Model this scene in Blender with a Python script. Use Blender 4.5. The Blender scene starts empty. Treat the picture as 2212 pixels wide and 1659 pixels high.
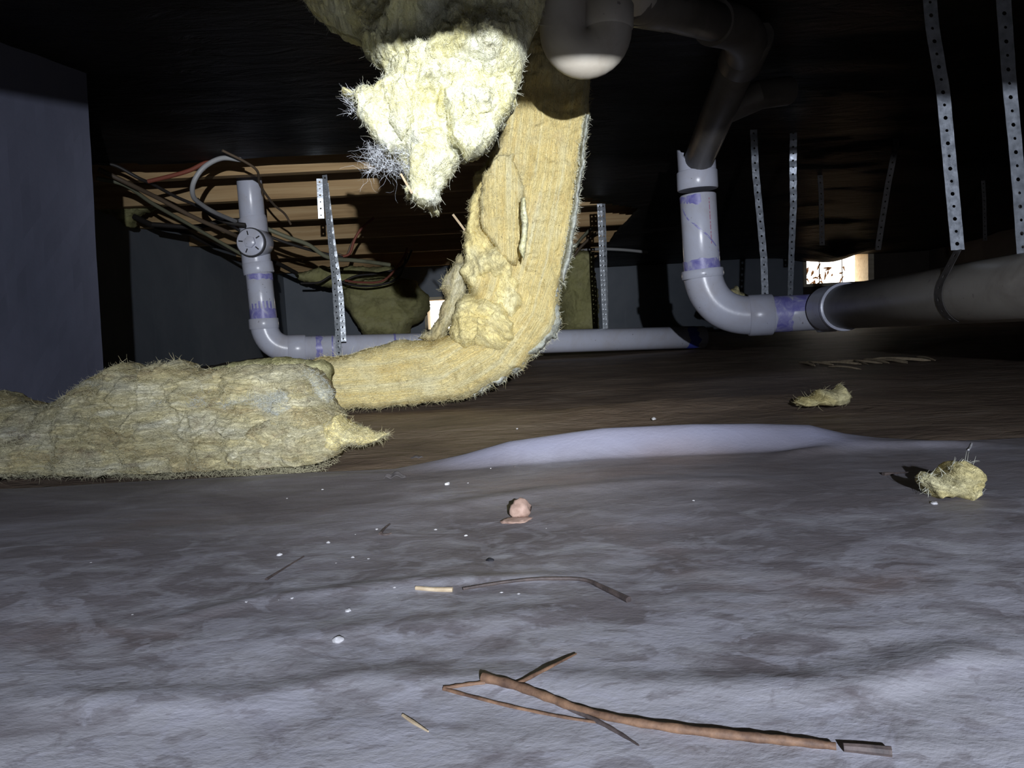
import bpy, math, random
import numpy as np
from mathutils import Vector, Matrix

random.seed(7); RNG = np.random.default_rng(7)
sc = bpy.context.scene
C = sc.collection

# ------------------------------------------------------------------ camera
FPX = 1600.0; CX, CY = 1106.0, 829.5
CAM = np.array([0.0, 0.0, 0.15])
TH = math.atan(0.0875); RO = 0.05
F0 = np.array([0, math.cos(TH), -math.sin(TH)]); U0 = np.array([0, math.sin(TH), math.cos(TH)]); R0 = np.array([1.0, 0, 0])
RV = math.cos(RO)*R0 - math.sin(RO)*U0; UV_ = math.cos(RO)*U0 + math.sin(RO)*R0
cam_d = bpy.data.cameras.new('camera'); cam = bpy.data.objects.new('camera', cam_d); C.objects.link(cam)
cam_d.sensor_width = 36; cam_d.lens = 36*FPX/2212; cam_d.clip_start = 0.01
cam.matrix_world = Matrix(((RV[0], UV_[0], -F0[0], CAM[0]), (RV[1], UV_[1], -F0[1], CAM[1]), (RV[2], UV_[2], -F0[2], CAM[2]), (0, 0, 0, 1)))
sc.camera = cam

# ------------------------------------------------------------------ world (overcast daylight, reaches in through the vents only)
w = bpy.data.worlds.new('world'); sc.world = w; w.use_nodes = True
w.node_tree.nodes['Background'].inputs[0].default_value = (1.0, 0.93, 0.84, 1)
w.node_tree.nodes['Background'].inputs[1].default_value = 5.0

# ------------------------------------------------------------------ hand torch held behind and above the camera
LPOS = Vector((0.11, -0.5, 0.287))
def spot(name, power, size_deg, blend, target, rad, col):
    d = bpy.data.lights.new(name, 'SPOT'); d.energy = power; d.spot_size = math.radians(size_deg); d.spot_blend = blend
    d.shadow_soft_size = rad; d.color = col
    o = bpy.data.objects.new(name, d); C.objects.link(o); o.location = LPOS
    o.rotation_euler = (Vector(target)-LPOS).to_track_quat('-Z', 'Y').to_euler()
    return o
def P(px, py, y):
    r = F0 + (px-CX)/FPX*RV - (py-CY)/FPX*UV_
    return CAM + r*(y/r[1])
def PV(px, py, y): return Vector(P(px, py, y))
spot('torch_spill', 62, 150, 1.0, (0.12, 1.5, 0.16), 0.006, (0.80, 0.86, 1.0))
spot('torch_core', 160, 42, 1.0, tuple(P(965, 400, 1.0)), 0.006, (0.94, 0.97, 1.0))

sc.view_settings.view_transform = 'Standard'; sc.view_settings.look = 'None'
sc.view_settings.exposure = 0.0; sc.view_settings.gamma = 1.0; sc.view_settings.use_curve_mapping = False

# ------------------------------------------------------------------ numpy noise
_perm = RNG.permutation(256); _perm = np.concatenate([_perm, _perm, _perm])
_grad = RNG.normal(size=(256, 3)); _grad /= np.linalg.norm(_grad, axis=1)[:, None]
def noise(p):
    p = np.asarray(p, float); i = np.floor(p).astype(int); f = p-i; i &= 255
    u = f*f*f*(f*(f*6-15)+10)
    out = 0
    for a in (0, 1):
        for b in (0, 1):
            for c in (0, 1):
                h = _perm[_perm[_perm[(i[:, 0]+a) & 255]+((i[:, 1]+b) & 255)]+((i[:, 2]+c) & 255)]
                g = _grad[h]; d = (g*(f-np.array([a, b, c]))).sum(1)
                wt = (u[:, 0] if a else 1-u[:, 0])*(u[:, 1] if b else 1-u[:, 1])*(u[:, 2] if c else 1-u[:, 2])
                out = out + wt*d
    return out
def fbm(p, oct=4, gain=0.5):
    p = np.asarray(p, float); o = 0; a = 1.0
    for k in range(oct):
        o = o + a*noise(p*2**k+k*17.3); a *= gain
    return o
def ridged(p, oct=3):
    p = np.asarray(p, float); o = 0; a = 1.0
    for k in range(oct):
        o = o + a*(1-2.2*np.abs(noise(p*2**k+k*9.1))); a *= 0.5
    return o

# ------------------------------------------------------------------ materials
class NT:
    def __init__(s, name):
        s.m = bpy.data.materials.new(name); s.m.use_nodes = True; s.t = s.m.node_tree
        s.b = s.t.nodes['Principled BSDF']
    def n(s, typ, **kw):
        nd = s.t.nodes.new(typ)
        for k, v in kw.items():
            if k in nd.inputs: nd.inputs[k].default_value = v
            else: setattr(nd, k, v)
        return nd
    def l(s, a, b): s.t.links.new(a, b)
    def coord(s, scale=(1, 1, 1), kind='Object', loc=(0, 0, 0)):
        t = s.n('ShaderNodeTexCoord'); mp = s.n('ShaderNodeMapping'); mp.inputs['Scale'].default_value = scale; mp.inputs['Location'].default_value = loc
        s.l(t.outputs[kind], mp.inputs['Vector']); return mp.outputs[0]
    def noise(s, vec, scale, detail=4, rough=0.55, dist=0):
        nd = s.n('ShaderNodeTexNoise'); nd.inputs['Scale'].default_value = scale; nd.inputs['Detail'].default_value = detail
        nd.inputs['Roughness'].default_value = rough; nd.inputs['Distortion'].default_value = dist
        s.l(vec, nd.inputs['Vector']); return nd.outputs['Fac']
    def ramp(s, fac, stops):
        r = s.n('ShaderNodeValToRGB'); e = r.color_ramp.elements
        while len(e) < len(stops): e.new(0.5)
        for k, (p, c) in enumerate(stops): e[k].position = p; e[k].color = (*c, 1) if len(c) == 3 else c
        s.l(fac, r.inputs[0]); return r.outputs[0]
    def mix(s, a, b, fac, mode='MIX'):
        m = s.n('ShaderNodeMix', data_type='RGBA', blend_type=mode)
        for sock, v in ((m.inputs[0], fac), (m.inputs[6], a), (m.inputs[7], b)):
            if hasattr(v, 'links') or isinstance(v, bpy.types.NodeSocket): s.l(v, sock)
            else: sock.default_value = v if not isinstance(v, tuple) else (*v, 1)
        return m.outputs[2]
    def bump(s, h, dist, strength=1.0, prev=None):
        b = s.n('ShaderNodeBump'); b.inputs['Distance'].default_value = dist; b.inputs['Strength'].default_value = strength
        s.l(h, b.inputs['Height'])
        if prev is not None: s.l(prev, b.inputs['Normal'])
        return b.outputs[0]
    def out(s, col=None, rough=None, nrm=None, **kw):
        if col is not None:
            if isinstance(col, tuple): s.b.inputs['Base Color'].default_value = (*col, 1)
            else: s.l(col, s.b.inputs['Base Color'])
        if rough is not None:
            if isinstance(rough, (int, float)): s.b.inputs['Roughness'].default_value = rough
            else: s.l(rough, s.b.inputs['Roughness'])
        if nrm is not None: s.l(nrm, s.b.inputs['Normal'])
        for k, v in kw.items(): s.b.inputs[k.replace('_', ' ')].default_value = v
        return s.m

def wool(name, c0, c1, c2, dirt, stretch=(4, 22, 10), kind='UV', dirt_amt=0.5, bump=0.004):
    s = NT(name)
    v = s.coord(stretch, kind)
    o = s.coord((1, 1, 1), 'Object')
    a = s.noise(v, 1.0, 6, 0.6, 0.4)
    base = s.ramp(a, [(0.3, c0), (0.5, c1), (0.7, c2)])
    pat = s.noise(o, 14, 4, 0.6, 0.3)
    base = s.mix(base, c2, s.ramp(pat, [(0.52, (0, 0, 0)), (0.72, (0.7, 0.7, 0.7))]))
    d = s.noise(o, 30, 5, 0.7, 0.5)
    dm = s.ramp(d, [(0.54, (0, 0, 0)), (0.74, (dirt_amt,)*3)])
    base = s.mix(base, dirt, dm)
    sp = s.noise(o, 190, 2, 0.5)
    base = s.mix(base, (0.10, 0.07, 0.04), s.ramp(sp, [(0.70, (0, 0, 0)), (0.76, (0.6, 0.6, 0.6))]))
    fine = s.noise(s.coord(tuple(q*7 for q in stretch), kind), 1.0, 5, 0.75, 1.2)
    b1 = s.bump(fine, bump)
    b2 = s.bump(s.noise(o, 90, 4, 0.7, 1.0), bump*0.7, 1.0, b1)
    return s.out(base, 0.95, b2, Specular_IOR_Level=0.08)

M = {}
M['tuft'] = wool('pale_glass_wool', (0.68, 0.61, 0.26), (0.81, 0.78, 0.48), (0.87, 0.88, 0.74), (0.44, 0.36, 0.15), (9, 14, 9), dirt_amt=0.45)
M['batt'] = wool('yellow_glass_wool', (0.74, 0.57, 0.23), (0.83, 0.69, 0.32), (0.84, 0.78, 0.50), (0.60, 0.40, 0.14), (3, 60, 10), dirt_amt=0.4)
M['lobe'] = wool('greenish_glass_wool', (0.70, 0.57, 0.23), (0.80, 0.69, 0.33), (0.84, 0.78, 0.48), (0.50, 0.40, 0.18), (8, 16, 10), dirt_amt=0.5)
M['greywool'] = wool('soiled_glass_wool', (0.40, 0.31, 0.16), (0.54, 0.48, 0.27), (0.66, 0.64, 0.50), (0.19, 0.13, 0.08), (4, 26, 10), dirt_amt=0.85)
M['palefuzz'] = wool('pale_grey_fuzz', (0.36, 0.37, 0.31), (0.46, 0.48, 0.42), (0.56, 0.58, 0.54), (0.28, 0.24, 0.16), (6, 16, 10), dirt_amt=0.4)
M['olive'] = wool('dusty_olive_wool', (0.34, 0.33, 0.14), (0.42, 0.40, 0.19), (0.48, 0.46, 0.26), (0.22, 0.19, 0.10), (6, 12, 8), dirt_amt=0.6)
def fibre(name, col):
    s = NT(name); a = s.noise(s.coord(), 60, 2)
    return s.out(s.ramp(a, [(0.3, tuple(c*0.85 for c in col)), (0.7, col)]), 0.6, None, Specular_IOR_Level=0.3)
M['fibre'] = fibre('loose_fibre', (0.82, 0.82, 0.66)); M['fibre_y'] = fibre('loose_yellow_fibre', (0.74, 0.66, 0.38)); M['fibre_g'] = fibre('dull_fibre', (0.56, 0.52, 0.34)); M['fibre_w2'] = fibre('grey_fibre', (0.55, 0.57, 0.52)); M['fibre_w'] = fibre('white_fibre', (0.82, 0.85, 0.9))

def sheet_mat():
    s = NT('dirty_poly_sheet')
    o = s.coord((1, 1.6, 1), 'Object')
    a = s.noise(o, 7, 8, 0.62, 0.7)
    base = s.ramp(a, [(0.32, (0.135, 0.118, 0.122)), (0.47, (0.175, 0.158, 0.165)), (0.58, (0.215, 0.20, 0.215)), (0.70, (0.29, 0.28, 0.315))])
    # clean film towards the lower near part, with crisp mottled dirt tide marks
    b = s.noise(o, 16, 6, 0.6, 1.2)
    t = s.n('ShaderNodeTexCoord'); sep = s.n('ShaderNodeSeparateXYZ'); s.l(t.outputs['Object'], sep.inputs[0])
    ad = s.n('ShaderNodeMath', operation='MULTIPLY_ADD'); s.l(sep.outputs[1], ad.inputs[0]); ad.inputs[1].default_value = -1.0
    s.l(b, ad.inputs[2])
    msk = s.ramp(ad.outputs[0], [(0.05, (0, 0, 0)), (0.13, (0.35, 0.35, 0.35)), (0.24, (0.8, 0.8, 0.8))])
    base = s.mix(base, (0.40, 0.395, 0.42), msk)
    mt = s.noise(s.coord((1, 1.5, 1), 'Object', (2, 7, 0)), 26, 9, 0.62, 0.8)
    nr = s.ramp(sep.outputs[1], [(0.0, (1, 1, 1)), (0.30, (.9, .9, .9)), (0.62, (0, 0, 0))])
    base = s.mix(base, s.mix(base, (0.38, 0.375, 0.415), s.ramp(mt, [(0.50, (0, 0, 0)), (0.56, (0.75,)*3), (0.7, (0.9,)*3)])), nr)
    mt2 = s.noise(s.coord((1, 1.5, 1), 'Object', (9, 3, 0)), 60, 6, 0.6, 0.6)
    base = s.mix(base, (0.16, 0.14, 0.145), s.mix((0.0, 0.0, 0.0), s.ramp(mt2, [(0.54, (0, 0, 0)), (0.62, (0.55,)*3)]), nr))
    rb = s.noise(s.coord((1, 1.3, 1), 'Object', (4, 2, 0)), 5, 4, 0.6, 0.6)
    base = s.mix(base, (0.24, 0.17, 0.14), s.ramp(rb, [(0.55, (0, 0, 0)), (0.75, (0.5, 0.5, 0.5))]))
    # clean lifted rim: vertex attribute 'clean' is where the sheet stands up off the dirt
    at = s.n('ShaderNodeAttribute', attribute_name='clean')
    base = s.mix(base, (0.235, 0.24, 0.32), at.outputs['Fac'])
    rough = s.ramp(a, [(0.3, (0.75,)*3), (0.7, (0.42,)*3)])
    bm = s.bump(s.noise(o, 40, 5, 0.6, 0.5), 0.0007)
    bm = s.bump(s.noise(o, 260, 3, 0.6), 0.0004, 0.7, bm)
    return s.out(base, rough, bm, Specular_IOR_Level=0.35)
M['sheet'] = sheet_mat()
def floor_mat():
    s = NT('brown_soiled_film'); o = s.coord((1, 2.2, 1), 'Object')
    a = s.noise(o, 4, 7, 0.6, 0.8)
    base = s.ramp(a, [(0.3, (0.10, 0.072, 0.055)), (0.5, (0.17, 0.125, 0.09)), (0.7, (0.24, 0.19, 0.15))])
    bm = s.bump(s.noise(o, 22, 6, 0.6, 0.5), 0.006)
    return s.out(base, 0.6, bm, Specular_IOR_Level=0.3)
M['floor'] = floor_mat()
def wall_mat(name, c0, c1):
    s = NT(name); o = s.coord((1, 1, 1), 'Object'); a = s.noise(o, 3, 6, 0.6, 0.4)
    base = s.ramp(a, [(0.3, c0), (0.7, c1)])
    st = s.noise(s.coord((14, 14, 1), 'Object'), 1, 5, 0.6)
    base = s.mix(base, tuple(c*1.35 for c in c1), s.ramp(st, [(0.6, (0, 0, 0)), (0.75, (0.35, 0.35, 0.35))]))
    return s.out(base, 0.9, s.bump(s.noise(o, 40, 4, 0.6), 0.0008), Specular_IOR_Level=0.2)
M['wall'] = wall_mat('parged_wall', (0.19, 0.215, 0.25), (0.26, 0.285, 0.32))
M['pier'] = wall_mat('parged_pier', (0.095, 0.10, 0.135), (0.125, 0.127, 0.17))
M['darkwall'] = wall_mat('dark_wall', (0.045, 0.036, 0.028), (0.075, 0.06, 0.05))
def wood(name, c0, c1, c2, spec=0.2):
    s = NT(name); o = s.coord((1.2, 30, 30), 'Object'); a = s.noise(o, 1.5, 6, 0.6, 0.6)
    base = s.ramp(a, [(0.3, c0), (0.5, c1), (0.72, c2)])
    kn = s.noise(s.coord((3, 9, 9), 'Object'), 2.2, 3, 0.5)
    base = s.mix(base, tuple(c*0.35 for c in c0), s.ramp(kn, [(0.66, (0, 0, 0)), (0.74, (0.6,)*3)]))
    return s.out(base, 0.75, s.bump(a, 0.0015), Specular_IOR_Level=spec)
M['joist'] = wood('pine_joist', (0.36, 0.23, 0.11), (0.48, 0.32, 0.16), (0.58, 0.42, 0.23))
M['subfloor'] = wood('dark_subfloor', (0.05, 0.04, 0.028), (0.075, 0.058, 0.04), (0.10, 0.08, 0.055))
M['light_blocker'] = wood('blocker_wood', (0.16, 0.10, 0.06), (0.22, 0.15, 0.09), (0.28, 0.19, 0.12))  # wood of the added torch blocker only
def film_and_shade():
    s = NT('black_film_and_shade'); o = s.coord((1, 4, 1), 'Object'); a = s.noise(o, 6, 6, 0.65, 1.0)  # near-black, also stands in for shade on the near ceiling
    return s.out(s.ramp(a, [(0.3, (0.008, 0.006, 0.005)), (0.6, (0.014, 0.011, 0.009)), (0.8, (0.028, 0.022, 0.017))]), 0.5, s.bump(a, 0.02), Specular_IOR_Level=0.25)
M['black'] = film_and_shade()
def pvc(name, col, dirt, amt, rough=0.28, streak=None):
    s = NT(name); o = s.coord((1, 1, 1), 'Object'); a = s.noise(o, 12, 6, 0.65, 0.6)
    base = s.mix(col, dirt, s.ramp(a, [(0.42, (0, 0, 0)), (0.75, (amt,)*3)]))
    sp = s.noise(o, 120, 2, 0.5)
    base = s.mix(base, (0.12, 0.10, 0.10), s.ramp(sp, [(0.71, (0, 0, 0)), (0.76, (0.7,)*3)]))
    return s.out(base, rough, s.bump(a, 0.0006), Specular_IOR_Level=0.5)
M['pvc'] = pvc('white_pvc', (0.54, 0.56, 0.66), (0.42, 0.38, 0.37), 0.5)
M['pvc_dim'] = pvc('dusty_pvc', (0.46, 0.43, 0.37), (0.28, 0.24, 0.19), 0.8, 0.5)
M['pvc_shade'] = pvc('shade_dark_pvc', (0.15, 0.135, 0.115), (0.075, 0.062, 0.05), 0.8, 0.45)  # pvc darkened: shade above the torch cut-off put into the colour
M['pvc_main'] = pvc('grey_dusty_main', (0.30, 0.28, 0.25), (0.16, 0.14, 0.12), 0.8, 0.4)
M['print'] = NT('red_print').out((0.45, 0.22, 0.30), 0.5)
def primer(name):
    s = NT(name); o = s.coord((1, 1, 1), 'Object'); a = s.noise(o, 45, 5, 0.65, 0.8)
    return s.out(s.ramp(a, [(0.35, (0.17, 0.16, 0.46)), (0.55, (0.30, 0.29, 0.56)), (0.68, (0.46, 0.46, 0.62))]), 0.4)
M['primer'] = primer('purple_primer')
M['blueband'] = NT('blue_primer').out((0.06, 0.08, 0.42), 0.4)
def galv():
    s = NT('galvanised_steel'); o = s.coord((1, 1, 1), 'Object'); a = s.noise(o, 90, 4, 0.6)
    return s.out(s.ramp(a, [(0.3, (0.36, 0.39, 0.43)), (0.7, (0.60, 0.64, 0.69))]), s.ramp(a, [(0.3, (0.30,)*3), (0.7, (0.48,)*3)]), s.bump(a, 0.0006), Metallic=0.55)
M['galv'] = galv()
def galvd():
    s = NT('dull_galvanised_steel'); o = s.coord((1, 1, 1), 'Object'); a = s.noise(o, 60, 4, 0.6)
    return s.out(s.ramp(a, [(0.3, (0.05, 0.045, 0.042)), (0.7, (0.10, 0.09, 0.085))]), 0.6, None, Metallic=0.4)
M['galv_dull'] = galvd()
M['rubber'] = NT('black_rubber').out((0.02, 0.02, 0.022), 0.6)
M['cable_g'] = NT('grey_cable').out((0.36, 0.36, 0.36), 0.5)
M['cable_k'] = NT('dark_cable').out((0.028, 0.024, 0.022), 0.55)
M['cable_b'] = NT('brown_cable').out((0.12, 0.085, 0.055), 0.6)
M['cable_r'] = NT('rust_cable').out((0.22, 0.06, 0.035), 0.6)
M['cable_o'] = NT('olive_cable').out((0.17, 0.17, 0.11), 0.6)
def twigm(name, c0, c1):
    s = NT(name); a = s.noise(s.coord((1, 1, 1), 'Object'), 120, 4, 0.6)
    return s.out(s.ramp(a, [(0.35, c0), (0.65, c1)]), 0.7, s.bump(a, 0.0006))
M['twig'] = twigm('dry_twig', (0.075, 0.04, 0.024), (0.22, 0.125, 0.07))
M['twig_dark'] = twigm('dark_twig', (0.04, 0.03, 0.028), (0.10, 0.075, 0.065))
M['straw'] = twigm('straw', (0.38, 0.29, 0.18), (0.52, 0.42, 0.28))
M['leaf'] = twigm('dried_petal', (0.26, 0.17, 0.13), (0.38, 0.26, 0.21))
M['leaf_dark'] = twigm('dark_leaf', (0.05, 0.045, 0.045), (0.10, 0.09, 0.09))
M['grit'] = twigm('white_grit', (0.38, 0.37, 0.37), (0.62, 0.61, 0.61))
M['pellet'] = twigm('black_pellet', (0.008, 0.008, 0.012), (0.02, 0.02, 0.025))
M['cream'] = wood('cream_vent_frame', (0.55, 0.47, 0.33), (0.66, 0.58, 0.43), (0.72, 0.65, 0.5))
M['wire'] = NT('vent_wire').out((0.05, 0.04, 0.035), 0.5)
M['ground'] = NT('outside_ground').out((0.38, 0.24, 0.13), 0.9)
M['dryleaf'] = twigm('brown_leaf', (0.25, 0.11, 0.04), (0.5, 0.28, 0.12))
M['fold'] = fibre('fleck', (0.5, 0.45, 0.4))

# ------------------------------------------------------------------ object helpers
def link(name, me, m, parent=None):
    o = bpy.data.objects.new(name, me); C.objects.link(o)
    if m is not None and not me.materials: me.materials.append(m)
    if parent is not None: o.parent = parent; o.matrix_parent_inverse = parent.matrix_world.inverted()
    return o
def tag(o, label=None, cat=None, group=None, kind=None):
    if label: o['label'] = label
    if cat: o['category'] = cat
    if group: o['group'] = group
    if kind: o['kind'] = kind
    return o
def empty(name, loc, label, cat, group=None):
    o = bpy.data.objects.new(name, None); C.objects.link(o); o.location = Vector(loc); o.empty_display_size = 0.05
    bpy.context.view_layer.update()
    return tag(o, label, cat, group)
def mesh(name, V, Fc, smooth=True):
    me = bpy.data.meshes.new(name); me.from_pydata([tuple(map(float, v)) for v in V], [], [tuple(map(int, f)) for f in Fc])
    me.polygons.foreach_set('use_smooth', [smooth]*len(me.polygons)); me.update(); return me
class MB:
    def __init__(s): s.V = []; s.F = []
    def add(s, V, Fc):
        b = len(s.V); s.V += [tuple(v) for v in V]; s.F += [tuple(i+b for i in f) for f in Fc]
    def hexa(s, p):   # 8 points bottom 4 then top 4 (each counter-clockwise seen from above)
        s.add(p, [(3, 2, 1, 0), (4, 5, 6, 7), (0, 1, 5, 4), (1, 2, 6, 5), (2, 3, 7, 6), (3, 0, 4, 7)])
    def box(s, x0, x1, y0, y1, z0, z1):
        s.hexa([(x0, y0, z0), (x1, y0, z0), (x1, y1, z0), (x0, y1, z0), (x0, y0, z1), (x1, y0, z1), (x1, y1, z1), (x0, y1, z1)])
    def tube(s, pts, rad, n=20, cap=True, hole=None):
        pts = [Vector(p) for p in pts]; rs = rad if isinstance(rad, (list, tuple)) else [rad]*len(pts)
        up = None; rings = []
        for i, p in enumerate(pts):
            t = (pts[min(i+1, len(pts)-1)]-pts[max(i-1, 0)]).normalized()
            if up is None: up = t.orthogonal().normalized()
            else:
                up = (up - t*up.dot(t))
                up = up.normalized() if up.length > 1e-6 else t.orthogonal().normalized()
            sd = t.cross(up)
            rings.append([p+(up*math.cos(a)+sd*math.sin(a))*rs[i] for a in [2*math.pi*k/n for k in range(n)]])
        V = [v for r in rings for v in r]; Fc = []
        for i in range(len(pts)-1):
            for k in range(n):
                a = i*n+k; b = i*n+(k+1) % n; Fc.append((a, b, b+n, a+n))
        if cap:
            Fc.append(tuple(range(n-1, -1, -1))); Fc.append(tuple((len(pts)-1)*n+k for k in range(n)))
        s.add(V, Fc)
    def obj(s, name, m, parent=None, smooth=True, auto=True):
        me = mesh(name, s.V, s.F, smooth)
        o = link(name, me, m, parent)
        if smooth and auto:
            sharp_by_angle(me, 40)
        return o
def sharp_by_angle(me, deg):
    import bmesh
    b = bmesh.new(); b.from_mesh(me)
    bmesh.ops.recalc_face_normals(b, faces=b.faces)
    lim = math.radians(deg)
    for e in b.edges:
        if len(e.link_faces) == 2 and e.calc_face_angle(0) > lim: e.smooth = False
    b.to_mesh(me); b.free()
def bez(pts, n=8):
    """Catmull-Rom through the points"""
    pts = [Vector(p) for p in pts]; Q = [pts[0]*2-pts[1]]+pts+[pts[-1]*2-pts[-2]]; out = []
    for i in range(1, len(Q)-2):
        for k in range(n):
            t = k/n; a, b, c, d = Q[i-1:i+3]
            out.append(0.5*((2*b)+(c-a)*t+(2*a-5*b+4*c-d)*t*t+(3*b-a-3*c+d)*t**3))
    out.append(pts[-1]); return out
def cyl(name, a, b, r, m, parent, n=28, bevel=True, label=None):
    a = Vector(a); b = Vector(b); t = (b-a).normalized(); e = min(0.0025, (b-a).length*0.15)
    mb = MB()
    if bevel: mb.tube([a, a+t*e, b-t*e, b], [r-0.002, r, r, r-0.002], n)
    else: mb.tube([a, b], r, n)
    o = mb.obj(name, m, parent)
    if label: o['label'] = label
    return o

# ------------------------------------------------------------------ structure
def Hc(y): return 0.15+0.60-0.04*y          # underside of joists
X_L, X_R, Y_N, Y_F = -1.58, 3.0, -1.6, 5.3
# floor: brown soiled film over soil, gentle mounds
def floor_z(x, y):
    x = np.asarray(x, float); y = np.asarray(y, float)
    p = np.stack([x*1.3, y*1.6, np.zeros_like(x)], 1)
    z = 0.010*fbm(p, 3) + 0.005*fbm(p*5, 3)
    z = z - 0.012
    z += 0.022*np.exp(-((y-1.17-0.05*np.sin(x*5))/0.09)**2)*np.exp(-((x-0.33)/0.28)**2)
    return np.where(y < 0.9, z-0.004*np.clip((0.9-y)/0.1, 0, 1), z)
nx, ny = 240, 340
gx = np.linspace(X_L-0.1, X_R+0.1, nx); gy = np.linspace(Y_N-0.1, Y_F+0.1, ny)
GX, GY = np.meshgrid(gx, gy); GZ = floor_z(GX.ravel(), GY.ravel())
V = np.stack([GX.ravel(), GY.ravel(), GZ], 1)
idx = np.arange(nx*ny).reshape(ny, nx)
Fq = np.stack([idx[:-1, :-1], idx[:-1, 1:], idx[1:, 1:], idx[1:, :-1]], -1).reshape(-1, 4)
fl = link('floor', mesh('floor', V, Fq), M['floor']); tag(fl, 'floor of brown soiled film laid over soil', kind='structure')

def struct_box(name, x0, x1, y0, y1, z0, z1, m, label):
    b = MB(); b.box(x0, x1, y0, y1, z0, z1); o = b.obj(name, m, None, False); return tag(o, label, kind='structure')
struct_box('wall_left', X_L-0.2, X_L, Y_N, Y_F+0.2, -0.1, 0.78, M['wall'], 'dark blue grey parged foundation wall')
struct_box('wall_right', X_R, X_R+0.2, Y_N, Y_F+0.2, -0.1, 1.1, M['darkwall'], 'dark foundation wall')
struct_box('wall_near', X_L, X_R, Y_N-0.2, Y_N, -0.1, 1.1, M['darkwall'], 'dark foundation wall behind the viewer')
# far wall with two vent openings
def rect(px0, px1, py0, py1, y):
    c = P((px0+px1)/2, (py0+py1)/2, y); return c[0], c[2]
v1x, v1z = rect(1735, 1885, 540, 617, Y_F); v2x, v2z = rect(926, 1060, 650, 704, Y_F)
VW, VH = 0.25, 0.125
def far_wall():
    b = MB(); y0, y1 = Y_F, Y_F+0.2
    vs = sorted([(v1x, v1z), (v2x, v2z)])
    xs = [X_L-0.2, vs[0][0]-VW, vs[0][0]+VW, vs[1][0]-VW, vs[1][0]+VW, X_R+0.2]
    b.box(xs[0], xs[1], y0, y1, -0.1, 0.9); b.box(xs[2], xs[3], y0, y1, -0.1, 0.9); b.box(xs[4], xs[5], y0, y1, -0.1, 0.9)
    for k, (vx, vz) in enumerate(vs):
        b.box(vx-VW, vx+VW, y0, y1, -0.1, vz-VH); b.box(vx-VW, vx+VW, y0, y1, vz+VH, 0.9)
    me = mesh('wall_far', b.V, b.F, False)
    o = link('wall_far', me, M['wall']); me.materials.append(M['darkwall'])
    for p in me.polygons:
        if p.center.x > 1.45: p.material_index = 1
    return tag(o, 'far foundation wall pierced by two daylit vents', kind='structure')
wf = far_wall()
def vent(n, vx, vz):
    y = Y_F
    b = MB(); t = 0.022
    b.box(vx-VW+0.001, vx-VW+t, y-0.015, y+0.19, vz-VH+0.001, vz+VH-0.001); b.box(vx+VW-t-0.02, vx+VW-0.001, y-0.015, y+0.19, vz-VH+0.001, vz+VH-0.001)
    b.box(vx-VW+t, vx+VW-t-0.02, y-0.015, y+0.19, vz-VH+0.001, vz-VH+t); b.box(vx-VW+t, vx+VW-t-0.02, y-0.015, y+0.19, vz+VH-t, vz+VH-0.001)
    o = b.obj('window_%d' % n, M['cream'], None, False); tag(o, 'bright foundation vent with cream frame on the right' if n == 1 else 'bright foundation vent half hidden behind the yellow batt', kind='structure')
    rr = random.Random(n)
    for k in range(2):
        xx = vx-VW+(k+1)*2*VW/3
        cyl('bar', (xx, y+0.12, vz-VH+t), (xx, y+0.12, vz+VH-t), 0.0035, M['wire'], o, 8, False)
    mb = MB()
    for k in range(26 if n == 1 else 0):                      # dead leaves and twigs blown against the vent
        x = vx-VW+0.05+rr.random()**1.8*0.30; z = vz-VH+t+rr.random()*0.12; a = rr.uniform(-1.2, 1.6); L = rr.uniform(0.02, 0.07)
        mb.tube([(x, y+0.15, z), (x+math.cos(a)*L*.5, y+0.15+rr.uniform(-.01, .01), z+abs(math.sin(a))*L*.5), (x+math.cos(a)*L, y+0.155, z+math.sin(a)*L*0.9+0.004)], [0.004, 0.008, 0.002], 5)
    if mb.V: t2 = mb.obj('dead_leaves', M['dryleaf'], o); t2['kind'] = 'stuff'
    return o
vent(1, v1x, v1z); vent(2, v2x, v2z)
b = MB(); b.box(-6, 8, Y_F+0.2, 12, -0.02, 0.02); o = b.obj('ground_outside', M['ground'], None, False); tag(o, 'leaf brown ground outside the vents', kind='structure')

# ceiling: subfloor with joists
b = MB(); zt = 0.20
b.hexa([(X_L-0.2, Y_N-.2, Hc(Y_N)+zt), (X_R+.2, Y_N-.2, Hc(Y_N)+zt), (X_R+.2, Y_F+.2, Hc(Y_F)+zt), (X_L-.2, Y_F+.2, Hc(Y_F)+zt),
        (X_L-0.2, Y_N-.2, Hc(Y_N)+zt+.03), (X_R+.2, Y_N-.2, Hc(Y_N)+zt+.03), (X_R+.2, Y_F+.2, Hc(Y_F)+zt+.03), (X_L-.2, Y_F+.2, Hc(Y_F)+zt+.03)])
ceil = tag(b.obj('ceiling', M['subfloor'], None, False), 'dark board subfloor seen between joists', kind='structure')
JY = [0.92, 1.24, 1.56, 1.90, 2.20, 2.42, 2.78, 3.24, 3.76, 4.40, 5.10]
for jy in JY:
    b = MB(); z0 = Hc(jy); th = 0.042; dz = 0.006*random.uniform(-1, 1)
    b.box(X_L+0.002, X_R-0.002, jy, jy+th, z0+dz, z0+zt-0.003)
    j = b.obj('joist', M['joist'], ceil, False)
# rim board over the left wall
b = MB(); b.hexa([(X_L-.19, Y_N, .782), (X_L+.001, Y_N, .782), (X_L+.001, Y_F, .782-.0), (X_L-.19, Y_F, .782), (X_L-.19, Y_N, 1.02), (X_L+.001, Y_N, 1.02), (X_L+.001, Y_F, .9), (X_L-.19, Y_F, .9)])
tag(b.obj('trim_1', M['subfloor'], None, False), 'rim board on top of the foundation wall', kind='structure')

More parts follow.
